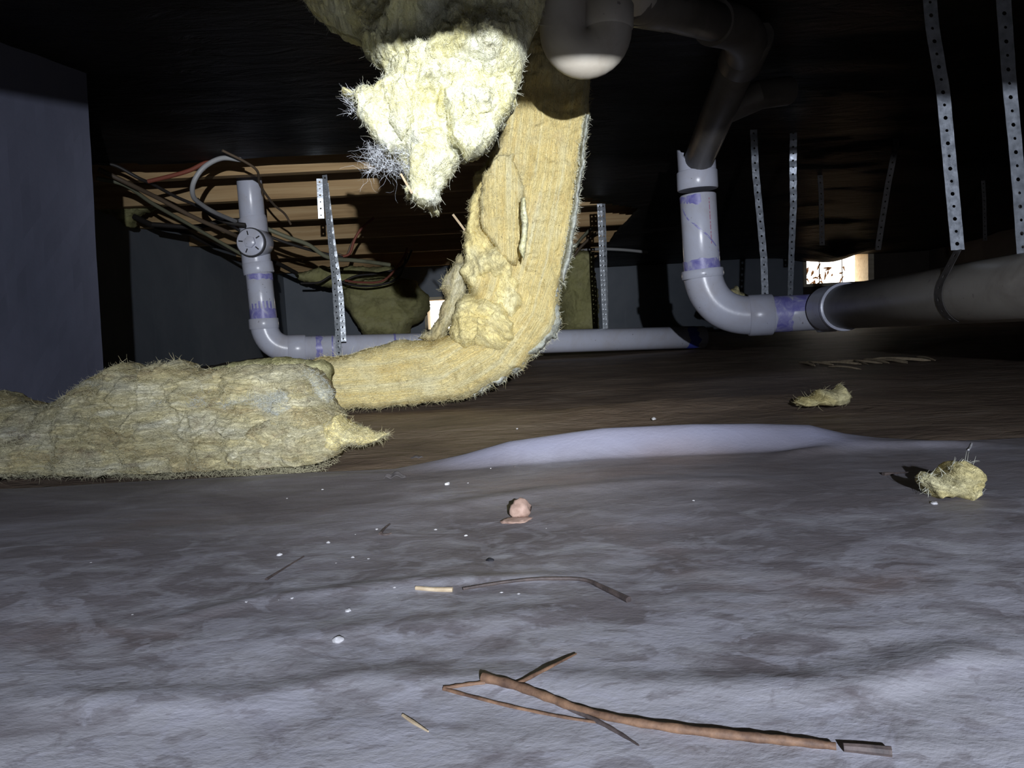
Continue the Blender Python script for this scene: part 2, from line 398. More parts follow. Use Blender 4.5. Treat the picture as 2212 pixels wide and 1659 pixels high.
# unseen blocker added before the torch; lower edge shaped to cut its light
GB = [(-1.5, .33), (-.45, .252), (-.2, .235), (.02, .213), (.3, .201), (1.2, .16), (2.6, .10)]
b = MB(); V = []; Fc = []
for (x, z) in GB: V += [(x, .09, .15+z), (x, .20, .162+z), (x, .20, .92), (x, .09, .92)]
for i in range(len(GB)-1):
    for j in range(4): Fc.append((4*i+j, 4*i+(j+1) % 4, 4*i+4+(j+1) % 4, 4*i+4+j))
Fc += [(0, 3, 2, 1), tuple(4*len(GB)-4+k for k in range(4))]
b.add(V, Fc)
tag(b.obj('torch_blocker', M['light_blocker'], None, False), 'added wooden blocker above the viewer, out of view, cutting off the torch light', 'light_blocker')

# black film on the right; near and middle parts added to paint in shade
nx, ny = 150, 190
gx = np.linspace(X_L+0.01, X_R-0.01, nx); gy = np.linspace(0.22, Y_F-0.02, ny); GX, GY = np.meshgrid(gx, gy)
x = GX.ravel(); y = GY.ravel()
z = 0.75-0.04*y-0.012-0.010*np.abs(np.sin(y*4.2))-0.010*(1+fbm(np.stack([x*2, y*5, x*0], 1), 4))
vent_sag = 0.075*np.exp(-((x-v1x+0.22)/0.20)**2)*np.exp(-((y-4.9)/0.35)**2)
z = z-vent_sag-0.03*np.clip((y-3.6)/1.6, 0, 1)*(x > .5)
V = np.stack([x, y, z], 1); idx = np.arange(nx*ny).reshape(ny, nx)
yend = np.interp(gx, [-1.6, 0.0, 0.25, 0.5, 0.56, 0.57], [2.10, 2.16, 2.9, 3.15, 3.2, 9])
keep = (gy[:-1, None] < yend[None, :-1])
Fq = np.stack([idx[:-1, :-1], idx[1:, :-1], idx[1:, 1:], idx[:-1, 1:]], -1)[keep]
fo = link('underfloor_film_and_shade', mesh('underfloor_film_and_shade', V, Fq), M['black'])
tag(fo, 'black film under the joists on the right side, near and middle ceiling part added as painted shade', 'plastic film')
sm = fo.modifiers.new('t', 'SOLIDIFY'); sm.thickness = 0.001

# pier at the left
def pier():
    a = np.array([-0.828, 1.50]); bb = np.array([-0.985, 1.02]); c = np.array([-1.40, 1.02]); d = np.array([-1.28, 1.54])
    pts = [bb, a, d, c]; mb = MB()
    n = 26; V = []; Fc = []
    zs = np.linspace(-0.02, 0.672, 30)
    ring = []
    for i in range(4):
        p, q = pts[i], pts[(i+1) % 4]
        for k in range(n): ring.append(p+(q-p)*k/n)
    m = len(ring)
    for z in zs:
        for r in ring: V.append((r[0], r[1], z))
    V = np.array(V); dd = fbm(V*9, 4)*0.004; V[:, 0] += dd+0.035*np.clip(V[:, 2]/.9, 0, 1); V[:, 1] -= dd
    for i in range(len(zs)-1):
        for k in range(m):
            A = i*m+k; B = i*m+(k+1) % m; Fc.append((A, B, B+m, A+m))
    Fc.append(tuple(range(m-1, -1, -1))); Fc.append(tuple((len(zs)-1)*m+k for k in range(m)))
    o = link('masonry_pier', mesh('masonry_pier', V, Fc, False), M['pier'])
    sharp_by_angle(o.data, 30)
    return tag(o, 'blue grey parged masonry pier at the left edge behind the soiled insulation', 'pier')
pier()

# ------------------------------------------------------------------ near plastic sheet with lifted rim
rim_px = [(700, 1032), (850, 1030), (1000, 982), (1100, 955), (1300, 929), (1500, 918), (1620, 917), (1750, 920), (1830, 938), (1900, 947), (2050, 958), (2212, 968), (2400, 975)]
rimp = np.array([P(a, c, 0.75) for a, c in rim_px])
def sheet_z(x, y):
    x = np.asarray(x, float); y = np.asarray(y, float)
    base = 0.003+0.0030*fbm(np.stack([x*4, y*5, x*0], 1), 3)+0.0005*ridged(np.stack([x*9+y*3, y*22, x*0+3], 1), 3)
    rz = np.interp(x, rimp[:, 0], np.maximum(rimp[:, 2], 0.002))
    t = np.clip((y-0.712)/0.038, 0, 1); t = t*t*(3-2*t)
    far = np.clip((y-0.5)/0.22, 0, 1)*0.18
    z = base*(1-t*0.8)+(rz)*(t*(1-far)+far*np.clip(rz/0.03, 0, 1))
    z = z*1.0
    # long folds in the foreground
    def fold(px, hgt, wid):
        q = np.array([P(a, c, CAM[2]*FPX/max(60, (c-(690-(a-CX)*RO)))) for a, c in px])
        yy = np.interp(x, q[:, 0], q[:, 1]); inside = (x > q[0, 0]) & (x < q[-1, 0])
        fade = np.clip((x-q[0, 0])/0.04, 0, 1)*np.clip((q[-1, 0]-x)/0.04, 0, 1)
        return hgt*fade*np.exp(-((y-yy)/wid)**2)
    z = z+fold([(0, 1555), (300, 1570), (560, 1560), (750, 1520), (1000, 1520), (1250, 1530), (1500, 1545), (1750, 1550), (1900, 1520), (2060, 1470), (2250, 1440)], 0.0022, 0.012)
    z = z+fold([(1700, 1600), (1900, 1560), (2060, 1500), (2300, 1470)], 0.0016, 0.008)
    z = z+fold([(500, 1440), (800, 1400), (1050, 1380), (1300, 1360)], 0.0016, 0.012)
    z = z+fold([(1650, 1010), (1850, 985), (2000, 975), (2150, 965)], 0.004, 0.012)
    z = z+fold([(900, 1120), (1150, 1085), (1400, 1065), (1700, 1060)], 0.002, 0.015)
    z = z+fold([(250, 1400), (560, 1330), (900, 1290), (1300, 1270)], 0.0016, 0.008)
    return z
def build_sheet():
    ys = np.concatenate([np.linspace(-1.4, 0.12, 50), np.linspace(0.125, 0.70, 230), np.linspace(0.7025, 0.752, 30)])
    xs = np.concatenate([np.linspace(-1.3, -0.62, 40), np.linspace(-0.615, 0.75, 330), np.linspace(0.77, 1.7, 40)])
    GX, GY = np.meshgrid(xs, ys); x = GX.ravel(); y = GY.ravel().copy()
    j = 0.010*noise(np.stack([x*7, x*0, x*0+5], 1)); y = y+j*np.clip((y-0.5)/0.25, 0, 1)
    z = sheet_z(x, np.minimum(y-j*np.clip((y-0.5)/0.25, 0, 1), 0.75))
    V = np.stack([x, y, z], 1); nyy, nxx = GX.shape; idx = np.arange(nxx*nyy).reshape(nyy, nxx)
    Fq = np.stack([idx[:-1, :-1], idx[:-1, 1:], idx[1:, 1:], idx[1:, :-1]], -1).reshape(-1, 4)
    me = mesh('vapour_barrier', V, Fq)
    a = me.attributes.new('clean', 'FLOAT', 'POINT')
    cl = np.clip((y-0.705)/0.03, 0, 1)*np.clip(np.interp(x, rimp[:, 0], rimp[:, 2])/0.02, 0, 1)
    a.data.foreach_set('value', (cl*(0.75+0.5*noise(np.stack([x*12, y*30, x*0], 1)))).clip(0, 1).astype(np.float32))
    o = link('vapour_barrier', me, M['sheet']); sm = o.modifiers.new('t', 'SOLIDIFY'); sm.thickness = 0.0006; sm.offset = 1
    return tag(o, 'dirty grey plastic ground sheet in the foreground with a lifted lavender rim', 'plastic sheet')
build_sheet()

# ------------------------------------------------------------------ glass wool pieces
def densify(poly, step):
    out = []
    for i in range(len(poly)):
        a = np.array(poly[i], float); b2 = np.array(poly[(i+1) % len(poly)], float); n = max(1, int(np.linalg.norm(b2-a)/step))
        for k in range(n): out.append(a+(b2-a)*k/n)
    return np.array(out)
def inflate(name, poly, Y0, T, m, parent=None, res=3.0, R=60, tilt=None, flow=None, lump=0.35, relief=0.012, rfreq=(9, 9, 9), rag=5, ragf=0.03, back=1.0, jit=0.003, seed=0, sharp=0.5, floorclip=None):
    poly = densify(poly, 4.0)
    n1 = fbm(np.stack([poly[:, 0]*ragf, poly[:, 1]*ragf, np.full(len(poly), seed+.5)], 1), 4); n2 = fbm(np.stack([poly[:, 0]*ragf, poly[:, 1]*ragf, np.full(len(poly), seed+9.5)], 1), 4)
    poly = poly+np.stack([n1, n2], 1)*rag*2
    x0, y0 = poly.min(0)-res*1.5; x1, y1 = poly.max(0)+res*1.5
    gx = np.arange(x0, x1+res, res); gy = np.arange(y0, y1+res, res)
    GX, GY = np.meshgrid(gx, gy); pts = np.stack([GX.ravel(), GY.ravel()], 1); N = len(pts)
    A = poly; B = np.roll(poly, -1, 0); AB = B-A; L2 = (AB**2).sum(1)+1e-9
    dist = np.full(N, 1e9); close = np.zeros((N, 2)); inside = np.zeros(N, bool)
    for k in range(len(A)):
        ap = pts-A[k]; t = np.clip((ap@AB[k])/L2[k], 0, 1); q = A[k]+t[:, None]*AB[k]; d = ((pts-q)**2).sum(1)
        mk = d < dist; dist[mk] = d[mk]; close[mk] = q[mk]
        c = (A[k, 1] > pts[:, 1]) != (B[k, 1] > pts[:, 1])
        if c.any():
            xi = A[k, 0]+(pts[:, 1]-A[k, 1])/(B[k, 1]-A[k, 1]+1e-12)*AB[k, 0]; inside ^= (c & (pts[:, 0] < xi))
    dist = np.sqrt(dist)
    ny, nx = GX.shape; ins = inside.reshape(ny, nx)
    near = (~inside) & (dist < res*1.5)
    ok = (inside | near).reshape(ny, nx)
    cell = ok[:-1, :-1] & ok[:-1, 1:] & ok[1:, 1:] & ok[1:, :-1] & (ins[:-1, :-1] | ins[:-1, 1:] | ins[1:, 1:] | ins[1:, :-1])
    ids = np.arange(N).reshape(ny, nx)
    q = np.stack([ids[:-1, :-1][cell], ids[:-1, 1:][cell], ids[1:, 1:][cell], ids[1:, :-1][cell]], 1)
    pp = np.where(inside[:, None], pts, close); sd = np.where(inside, dist, 0)
    used = np.zeros(N, bool); used[q.ravel()] = True
    fi = -np.ones(N, int); fi[used] = np.arange(used.sum()); nf = used.sum()
    bi = fi.copy(); bm = used & inside; bi[bm] = nf+np.arange(bm.sum())
    def place(mask, side):
        p = pp[mask]; s = sd[mask]
        u = np.clip(s/R, 0, 1); prof = np.sqrt(1-(1-u)**2)
        if flow is not None:
            fl2 = densify_open(flow, 4.0); seg = np.linalg.norm(np.diff(fl2, axis=0), axis=1); arc = np.concatenate([[0], np.cumsum(seg)])
            dd = ((p[:, None, :]-fl2[None, ::3, :])**2).sum(2); ii = dd.argmin(1)*3
            tt = np.gradient(fl2, axis=0)[ii]; tt /= np.linalg.norm(tt, axis=1)[:, None]
            rel = p-fl2[ii]
            U = (arc[ii]+(rel*tt).sum(1))/1000.0; W = (rel[:, 0]*-tt[:, 1]+rel[:, 1]*tt[:, 0])/1000.0
        else: U = p[:, 0]/1000.0; W = p[:, 1]/1000.0
        nl = fbm(np.stack([p[:, 0]*0.011, p[:, 1]*0.011, np.full(len(p), seed*3.1+side)], 1), 2)
        fr = np.stack([U*1000/10*rfreq[0]/10, W*1000/10*rfreq[1]/10, np.full(len(p), seed*5.7+side*3)], 1)*0.1
        dm = noise(np.stack([p[:, 0]*.02, p[:, 1]*.02, p[:, 0]*0+seed], 1))*0.8
        fr = fr+dm[:, None]
        rl = (1-sharp)*fbm(fr*1.6, 5, 0.6)+sharp*(ridged(fr, 4)-0.6)
        t = T*prof*(1+lump*nl*1.6)+relief*rl*np.clip(prof*1.5, 0, 1)
        ty = tilt(p[:, 0], p[:, 1]) if tilt else 0
        Y = Y0+ty
        off = -t if side == 0 else t*back
        r = F0[None]+((p[:, 0]-CX)/FPX)[:, None]*RV[None]-((p[:, 1]-CY)/FPX)[:, None]*UV_[None]
        W3 = CAM+r*((Y/r[:, 1]))[:, None]; W3[:, 1] += off
        return W3, np.stack([U, W+side*0.3], 1)
    Vf, Uf = place(used, 0); Vb, Ub = place(bm, 1)
    V = np.concatenate([Vf, Vb]); UV = np.concatenate([Uf, Ub])
    k = 60.0
    J = np.stack([fbm(V*k+seed, 3, 0.6), fbm(V*k+31+seed, 3, 0.6), fbm(V*k+77+seed, 3, 0.6)], 1)*jit
    V = V+J
    if floorclip is not None: V[:, 2] = np.maximum(V[:, 2], floorclip)
    faces = np.concatenate([fi[q][:, ::-1], bi[q]])
    me = bpy.data.meshes.new(name); me.from_pydata(V.tolist(), [], faces.tolist())
    me.polygons.foreach_set('use_smooth', [True]*len(me.polygons))
    uvl = me.uv_layers.new(name='UVMap'); li = np.empty(len(me.loops), np.int32); me.loops.foreach_get('vertex_index', li)
    uvl.data.foreach_set('uv', UV[li].astype(np.float32).ravel()); me.update()
    o = link(name, me, m, parent); o['_edge'] = 0; del o['_edge']
    EDGE[name+str(seed)] = V[fi[used & ~inside]]; FRONT[name+str(seed)] = Vf
    return o
def densify_open(poly, step):
    out = []
    for i in range(len(poly)-1):
        a = np.array(poly[i], float); b2 = np.array(poly[i+1], float); n = max(1, int(np.linalg.norm(b2-a)/step))
        for k in range(n): out.append(a+(b2-a)*k/n)
    out.append(np.array(poly[-1], float)); return np.array(out)
EDGE = {}; FRONT = {}
def fibres(name, pts, n, L, rad, m, parent, seed, bias=(0, 0, 0), curl=1.0, centre=None, label=None, tang=None, seg=4, out=0.8):
    """n loose curved strands, joined; tang = preferred lie direction (world)"""
    g = np.random.default_rng(seed); pts = np.asarray(pts, float)
    if centre is None: centre = pts.mean(0)
    p = pts[g.integers(0, len(pts), n)]+g.normal(0, .0008, (n, 3)); d = p-np.asarray(centre); d[:, 1] *= 0.3
    nz = lambda v: v/(np.linalg.norm(v, axis=1)[:, None]+1e-9)
    d = nz(d)*out+g.normal(0, 1, (n, 3))*np.array([.7, .5, .7])+np.asarray(bias)
    if tang is not None: d = np.asarray(tang)[None]*g.choice([-1, 1], n)[:, None]*1.6+g.normal(0, .55, (n, 3))+np.array([0, -.45, 0])
    d = nz(d); l = L*(0.2+0.8*g.random(n)**1.4); kv = g.normal(0, .35*curl, (n, 3)); q = p-d*.002; path = [q]
    for s_ in range(seg):
        d = nz(d+kv*.6*4/seg+g.normal(0, .2*curl, (n, 3))); q = q+d*(l/seg)[:, None]; path.append(q)
    path = np.stack(path, 1); r = rad*g.uniform(.6, 1.3, n)
    a = nz(np.cross(d, g.normal(0, 1, (n, 3)))); b2 = nz(np.cross(d, a))
    V = []
    for s_ in range(seg+1):
        rr = r*(1-.75*s_/seg)
        for k in range(3):
            t = 2*math.pi*k/3; V.append(path[:, s_]+(a*math.cos(t)+b2*math.sin(t))*rr[:, None])
    V = np.stack(V, 1).reshape(-1, 3); w_ = 3*(seg+1); F1 = []
    for s_ in range(seg):
        for k in range(3): F1.append((s_*3+k, s_*3+(k+1) % 3, s_*3+3+(k+1) % 3, s_*3+3+k))
    Fc = (np.array(F1)[None]+np.arange(n)[:, None, None]*w_).reshape(-1, 4)
    me = bpy.data.meshes.new(name); me.vertices.add(len(V)); me.vertices.foreach_set('co', V.astype(np.float32).ravel())
    me.loops.add(Fc.size); me.loops.foreach_set('vertex_index', Fc.ravel().astype(np.int32)); me.polygons.add(len(Fc))
    me.polygons.foreach_set('loop_start', np.arange(0, Fc.size, 4, dtype=np.int32)); me.update(calc_edges=True)
    o = link(name, me, M[m], parent); o['kind'] = 'stuff'
    if label: o['label'] = label
    return o

# --- hanging tuft
tuft_poly = [(560, -260), (600, -120), (640, -20), (668, 18), (700, 48), (745, 72), (778, 86), (792, 118), (822, 148), (838, 170), (842, 198), (800, 198), (783, 206), (772, 200), (748, 196),
             (742, 202), (764, 222), (774, 240), (782, 262), (797, 284), (808, 300), (826, 318), (838, 342), (858, 352), (876, 378), (884, 400), (875, 430), (892, 432), (905, 446), (925, 448), (930, 462), (946, 466), (948, 445), (940, 432),
             (950, 416), (960, 398), (974, 384), (988, 352), (1006, 350), (1030, 338), (1052, 326), (1066, 312), (1072, 288), (1096, 258), (1112, 228), (1118, 190), (1128, 150), (1140, 100), (1158, 60), (1176, 10), (1200, -80), (1250, -260)]
TF = empty('hanging_insulation', P(930, 60, 0.95), 'pale torn tuft of fibreglass insulation hanging from the joists, brightest thing in view', 'insulation')
inflate('tuft_body', tuft_poly, 0.95, 0.075, M['tuft'], TF, 2.6, 95, tilt=lambda x, y: 0.02*np.sin(x*0.01)-0.05*np.clip((300-y)/400, -1, 1), flow=[(900, -260), (920, 60), (930, 465)], lump=0.6, relief=0.026, rfreq=(9, 20), rag=4, seed=1, jit=0.004, sharp=0.45)
inflate('torn_flap', [(838, 168), (900, 150), (930, 200), (925, 280), (880, 330), (835, 335), (805, 295), (780, 255), (772, 222), (790, 205), (835, 200)], 0.905, 0.028, M['tuft'], TF, 2.2, 20, flow=[(860, 150), (830, 330)], lump=.5, relief=.014, rfreq=(8, 22), rag=7, seed=2)
inflate('torn_flap', [(960, 150), (1050, 130), (1110, 150), (1112, 215), (1085, 260), (1060, 318), (1005, 345), (975, 300), (955, 240)], 0.893, 0.032, M['tuft'], TF, 2.2, 24, flow=[(1040, 120), (1020, 345)], lump=.7, relief=.016, rfreq=(9, 24), rag=8, seed=3)
inflate('torn_flap', [(880, 300), (930, 270), (975, 300), (990, 345), (972, 385), (950, 420), (948, 440), (936, 452), (905, 440), (882, 415), (890, 370)], 0.905, 0.030, M['tuft'], TF, 2.2, 24, flow=[(930, 270), (930, 460)], lump=.6, relief=.010, rfreq=(12, 22), rag=8, seed=4)
inflate('torn_flap', [(835, 190), (870, 172), (893, 215), (892, 262), (868, 300), (846, 268), (838, 226)], 0.872, 0.014, M['tuft'], TF, 2.2, 22, flow=[(850, 170), (870, 300)], lump=.6, relief=.006, rfreq=(9, 22), rag=4, seed=5)
ed = EDGE['tuft_body1']; ctr = P(950, 260, 0.95)
vis = ed[ed[:, 2] > P(950, 470, .95)[2]]
fibres('loose_fibre', vis, 260, 0.018, 0.00022, 'fibre', TF, 3, centre=ctr)
wsrc = np.array([P(random.uniform(795, 905), random.uniform(318, 372), 0.88+random.uniform(0, .03)) for _ in range(80)])
fibres('white_wisp', wsrc, 420, 0.042, 0.00013, 'fibre_w', TF, 4, bias=(-.7, 0, -0.05), curl=2.2, seg=7, centre=P(940, 340, .9), label='white cobwebby wisps')
fibres('white_wisp', np.array([P(random.uniform(748, 800), random.uniform(196, 250), .925) for _ in range(30)]), 150, 0.022, 0.00018, 'fibre_w', TF, 5, bias=(-.9, 0, .5), centre=P(830, 280, .93))
cyl('stalk', P(866, 376, .87), P(890, 418, .865), 0.0014, M['straw'], TF, 6, False, 'thin pale stalk')
fibres('surface_fuzz', np.concatenate([FRONT[k] for k in ('tuft_body1', 'torn_flap2', 'torn_flap3', 'torn_flap4', 'torn_flap5')]), 22000, 0.012, 0.00018, 'fibre', TF, 6, tang=(.25, 0, -1), curl=1.3)

# --- big curved batt
batt_poly = [(1120, 30), (1285, 30), (1280, 100), (1272, 180), (1270, 240), (1266, 300), (1256, 360), (1246, 420), (1240, 480), (1236, 520), (1226, 560), (1222, 590), (1210, 610), (1208, 660), (1212, 690), (1196, 725), (1165, 752), (1140, 778), (1128, 795),
             (1100, 806), (1075, 826), (1042, 836), (1012, 860), (960, 864), (900, 870), (820, 877), (760, 880), (720, 880), (660, 880), (640, 830), (660, 788), (700, 770), (760, 766), (810, 748), (850, 736), (900, 738), (935, 735), (985, 720), (1010, 690), (1020, 650),
             (1000, 600), (1008, 540), (1014, 480), (1030, 430), (1040, 380), (1056, 345), (1076, 300), (1092, 262), (1110, 220), (1118, 150)]
batt_flow = [(1200, 0), (1190, 200), (1165, 400), (1135, 560), (1105, 660), (1050, 745), (960, 800), (850, 818), (640, 825)]
BT = empty('insulation_batt', P(1000, 870, 1.4), 'long yellow fibreglass batt that drops from the ceiling and curls left along the ground', 'insulation')
def btilt(x, y): return -0.10*np.clip((500-y)/500, 0, 1)-0.02
inflate('batt_body', batt_poly, 1.43, 0.085, M['batt'], BT, 2.8, 26, tilt=btilt, flow=batt_flow, lump=0.22, relief=0.013, rfreq=(1.0, 26), rag=3, seed=11, jit=0.0016, sharp=0.5)
inflate('torn_flap', [(1060, 350), (1110, 330), (1130, 420), (1125, 520), (1118, 575), (1085, 560), (1052, 515), (1036, 470), (1040, 410)], 1.335, 0.026, M['batt'], BT, 2.4, 13, tilt=btilt, flow=[(1090, 330), (1090, 575)], relief=.010, rfreq=(1.4, 26), rag=7, seed=12, lump=.3, jit=.0016)
inflate('torn_lump', [(1006, 500), (1030, 478), (1062, 515), (1100, 560), (1125, 620), (1130, 670), (1105, 690), (1060, 668), (1020, 640), (1000, 590)], 1.35, 0.05, M['lobe'], BT, 2.4, 30, flow=[(1030, 480), (1100, 690)], relief=.020, rfreq=(7, 22), rag=8, seed=13, lump=.6)
inflate('torn_lump', [(972, 690), (985, 650), (1030, 632), (1090, 650), (1120, 700), (1125, 745), (1060, 762), (1000, 752), (968, 735)], 1.375, 0.064, M['lobe'], BT, 2.4, 34, flow=[(970, 700), (1040, 670), (1120, 740)], relief=.020, rfreq=(6, 24), rag=8, seed=14, lump=.5)
inflate('torn_lump', [(958, 650), (956, 600), (975, 575), (1002, 545), (1015, 580), (1010, 640), (985, 690), (955, 735), (905, 738), (935, 706)], 1.40, 0.045, M['greywool'], BT, 2.6, 38, flow=[(1000, 550), (940, 730)], relief=.016, rfreq=(10, 18), rag=6, seed=15, lump=.6)
inflate('torn_lump', [(1004, 500), (1010, 455), (1022, 420), (1028, 382), (1050, 352), (1064, 380), (1046, 440), (1040, 500), (1020, 530)], 1.345, 0.040, M['lobe'], BT, 2.6, 26, flow=[(1050, 350), (1020, 520)], relief=.014, rfreq=(10, 20), rag=5, seed=16, lump=.6)
inflate('torn_flap', [(1125, 430), (1135, 425), (1140, 480), (1136, 540), (1127, 562), (1121, 540), (1126, 490)], 1.265, 0.009, M['tuft'], BT, 2.2, 7, tilt=btilt, rag=1.5, relief=.002, seed=17)['label'] = 'thin pale strip of wool'
inflate('facing_edge', [(1205, 610), (1212, 690), (1200, 728), (1168, 752), (1140, 776), (1130, 796), (1104, 806), (1078, 830), (1042, 838), (1010, 862), (1030, 838), (1080, 800), (1130, 755), (1170, 715), (1186, 660), (1196, 612)], 1.36, 0.03, M['palefuzz'], BT, 2.4, 14, flow=[(1205, 610), (1190, 720), (1100, 800), (1010, 860)], relief=.010, rfreq=(12, 20), rag=7, ragf=.06, seed=18, lump=.5)['label'] = 'pale grey ragged underside'
inflate('facing_edge', [(1262, 250), (1272, 250), (1262, 340), (1250, 420), (1243, 490), (1236, 555), (1216, 612), (1208, 600), (1226, 520), (1240, 430), (1254, 340)], 1.345, 0.022, M['palefuzz'], BT, 2.4, 9, tilt=btilt, relief=.006, rfreq=(6, 20), rag=3, seed=19, lump=.3)
e2 = EDGE['batt_body11']; e2 = e2[e2[:, 2] > 0.01]
fibres('loose_fibre', np.concatenate([e2, EDGE['torn_lump15'], EDGE['facing_edge18'], EDGE['facing_edge18'], EDGE['torn_lump16']]), 420, 0.022, 0.0003, 'fibre_y', BT, 8, centre=P(1100, 650, 1.4))
fb = np.concatenate([FRONT[k] for k in ('batt_body11', 'torn_flap12', 'torn_lump13', 'torn_lump14', 'torn_lump15', 'torn_lump16')])
zc = P(1050, 740, 1.35)[2]
fibres('surface_fuzz', fb[fb[:, 2] > zc], 13000, 0.016, 0.00025, 'fibre_y', BT, 9, tang=(-.2, 0, -1), curl=1.0)
fibres('surface_fuzz', fb[fb[:, 2] <= zc], 13000, 0.016, 0.00025, 'fibre_y', BT, 10, tang=(1, 0, .1), curl=1.0)
fibres('ragged_edge', np.concatenate([EDGE['facing_edge18'], EDGE['facing_edge19']]), 2500, 0.013, 0.0003, 'fibre', BT, 14, bias=(.3, 0, -.4), curl=1.2)
cyl('stalk', P(978, 463, 1.33), P(1006, 500, 1.34), 0.0022, M['straw'], BT, 6, False, 'pinkish stalk poking out')

# --- soiled piece in the left foreground
L_poly = [(-260, 860), (-60, 850), (0, 846), (40, 862), (75, 876), (115, 872), (150, 858), (185, 835), (212, 812), (246, 792), (282, 784), (300, 793), (330, 800), (346, 780), (366, 788), (385, 778), (410, 790), (432, 800), (470, 797), (540, 790), (600, 792), (655, 786), (686, 806),
          (712, 840), (724, 872), (738, 900), (742, 915), (770, 922), (800, 936), (838, 938), (828, 950), (790, 955), (745, 960), (732, 985), (712, 1005), (700, 1022), (640, 1016), (560, 1022), (440, 1018), (300, 1026), (150, 1020), (0, 1024), (-260, 1030)]
LT = empty('fallen_insulation', P(350, 1020, 0.86), 'soiled yellow grey insulation slab lying on the ground at the left foreground', 'insulation')
def ltilt(x, y): return 0.55*np.clip((960-y)/1000, -0.1, 1)
inflate('slab_body', L_poly, 0.88, 0.070, M['greywool'], LT, 3.0, 75, tilt=ltilt, flow=[(-260, 930), (300, 925), (700, 920)], lump=0.35, relief=0.022, rfreq=(3.2, 20), rag=5, seed=21, jit=0.0035, sharp=0.5, floorclip=0.002)
inflate('fuzz_layer', [(330, 850), (420, 832), (520, 848), (600, 830), (655, 800), (690, 812), (714, 850), (705, 890), (650, 905), (560, 885), (470, 900), (400, 880), (345, 888), (300, 870)], 0.872, 0.050, M['greywool'], LT, 2.8, 40, tilt=ltilt, flow=[(300, 870), (700, 850)], lump=.5, relief=.012, rfreq=(7, 14), rag=7, seed=22)
inflate('torn_lump', [(480, 960), (520, 925), (600, 900), (680, 900), (703, 940), (704, 1010), (640, 1014), (570, 1010), (510, 1000)], 0.872, 0.056, M['greywool'], LT, 2.6, 60, flow=[(480, 930), (620, 1010)], lump=.6, relief=.014, rfreq=(10, 26), rag=5, seed=23, floorclip=.002)
inflate('torn_lump', [(705, 905), (735, 895), (750, 915), (790, 925), (812, 936), (838, 940), (822, 950), (780, 956), (745, 962), (722, 985), (704, 960)], 0.875, 0.030, M['lobe'], LT, 2.4, 24, lump=.6, relief=.012, rfreq=(14, 20), rag=5, seed=24)
inflate('torn_lump', [(196, 830), (250, 824), (285, 836), (292, 858), (262, 870), (225, 862), (180, 884), (130, 890), (160, 862)], 0.855, 0.028, M['palefuzz'], LT, 2.6, 24, tilt=ltilt, lump=.5, relief=.008, rfreq=(8, 14), rag=4, seed=25)
inflate('torn_lump', [(40, 965), (110, 950), (200, 965), (250, 955), (330, 975), (280, 1000), (180, 990), (110, 1000), (55, 990)], 0.825, 0.018, M['greywool'], LT, 2.8, 20, flow=[(40, 970), (330, 980)], lump=.4, relief=.006, rfreq=(5, 18), rag=5, seed=26, floorclip=.002)
e3 = EDGE['slab_body21']; e3 = e3[e3[:, 0] > -0.75]
fibres('loose_fibre', np.concatenate([e3, EDGE['torn_lump24'], EDGE['torn_lump24']]), 500, 0.016, 0.00022, 'fibre_y', LT, 12, centre=P(400, 960, .88))
fs = np.concatenate([FRONT[k] for k in ('slab_body21', 'torn_lump23', 'torn_lump24', 'torn_lump26')]); fs = fs[fs[:, 0] > -.72]
fibres('surface_fuzz', fs, 26000, 0.012, 0.00019, 'fibre_g', LT, 13, tang=(1, 0, -.25), curl=1.3)
fibres('surface_fuzz', np.concatenate([FRONT['fuzz_layer22'], FRONT['torn_lump25']]), 15000, 0.012, 0.00018, 'fibre_w2', LT, 15, tang=(1, 0, .2), curl=1.6, label='pale grey fuzz')
BK = inflate('insulation_piece', [(440, 800), (480, 790), (540, 778), (600, 772), (655, 776), (700, 778), (715, 800), (712, 850), (600, 868), (440, 862)], 1.24, 0.05, M['olive'], None, 3.2, 30, flow=[(440, 820), (715, 810)], lump=.3, relief=.014, rfreq=(5, 14), rag=3, seed=27)
tag(BK, 'dull brownish strip of insulation between the soiled slab and the yellow batt', 'insulation')

# --- far insulation
def farwool(name, poly, Y, T, label, seed, R=30, m='olive', rag=3, flow=None, fc=None):
    o = inflate(name, poly, Y, T, M[m], None, 2.6, R, flow=flow, lump=.5, relief=.03, rfreq=(6, 10), rag=rag, seed=seed, jit=0.008, floorclip=fc); return tag(o, label, 'insulation')
farwool('insulation_pile', [(735, 600), (770, 592), (850, 594), (900, 610), (925, 640), (930, 668), (915, 690), (892, 706), (880, 735), (800, 735), (775, 700), (752, 665), (740, 630)], 4.6, 0.22, 'olive heap of insulation slumped behind the left drain pipe', 31, 45)
farwool('insulation_strip', [(1218, 545), (1255, 540), (1284, 545), (1290, 620), (1294, 705), (1290, 722), (1215, 722), (1205, 640)], 4.2, 0.12, 'dim olive batt standing between the yellow batt and the middle strap', 32, 22, flow=[(1250, 540), (1255, 720)])
farwool('insulation_scrap', [(1574, 628), (1592, 616), (1602, 632), (1624, 640), (1610, 652), (1580, 650), (1565, 642)], 2.6, 0.02, 'small yellow scrap of wool behind the right pipe elbow', 33, 9, 'lobe')
farwool('insulation_scrap', [(212, 430), (262, 418), (322, 424), (352, 440), (318, 452), (288, 470), (282, 492), (262, 476), (232, 462), (214, 452)], 2.9, 0.05, 'dusty grey wool scrap stuffed over the left wall next to the pier', 34, 14)
farwool('insulation_strip', [(640, 592), (700, 575), (800, 578), (850, 572), (848, 600), (780, 606), (745, 624), (690, 618), (650, 606)], 4.3, 0.06, 'olive wool sagging from the joists above the heap', 35, 14)

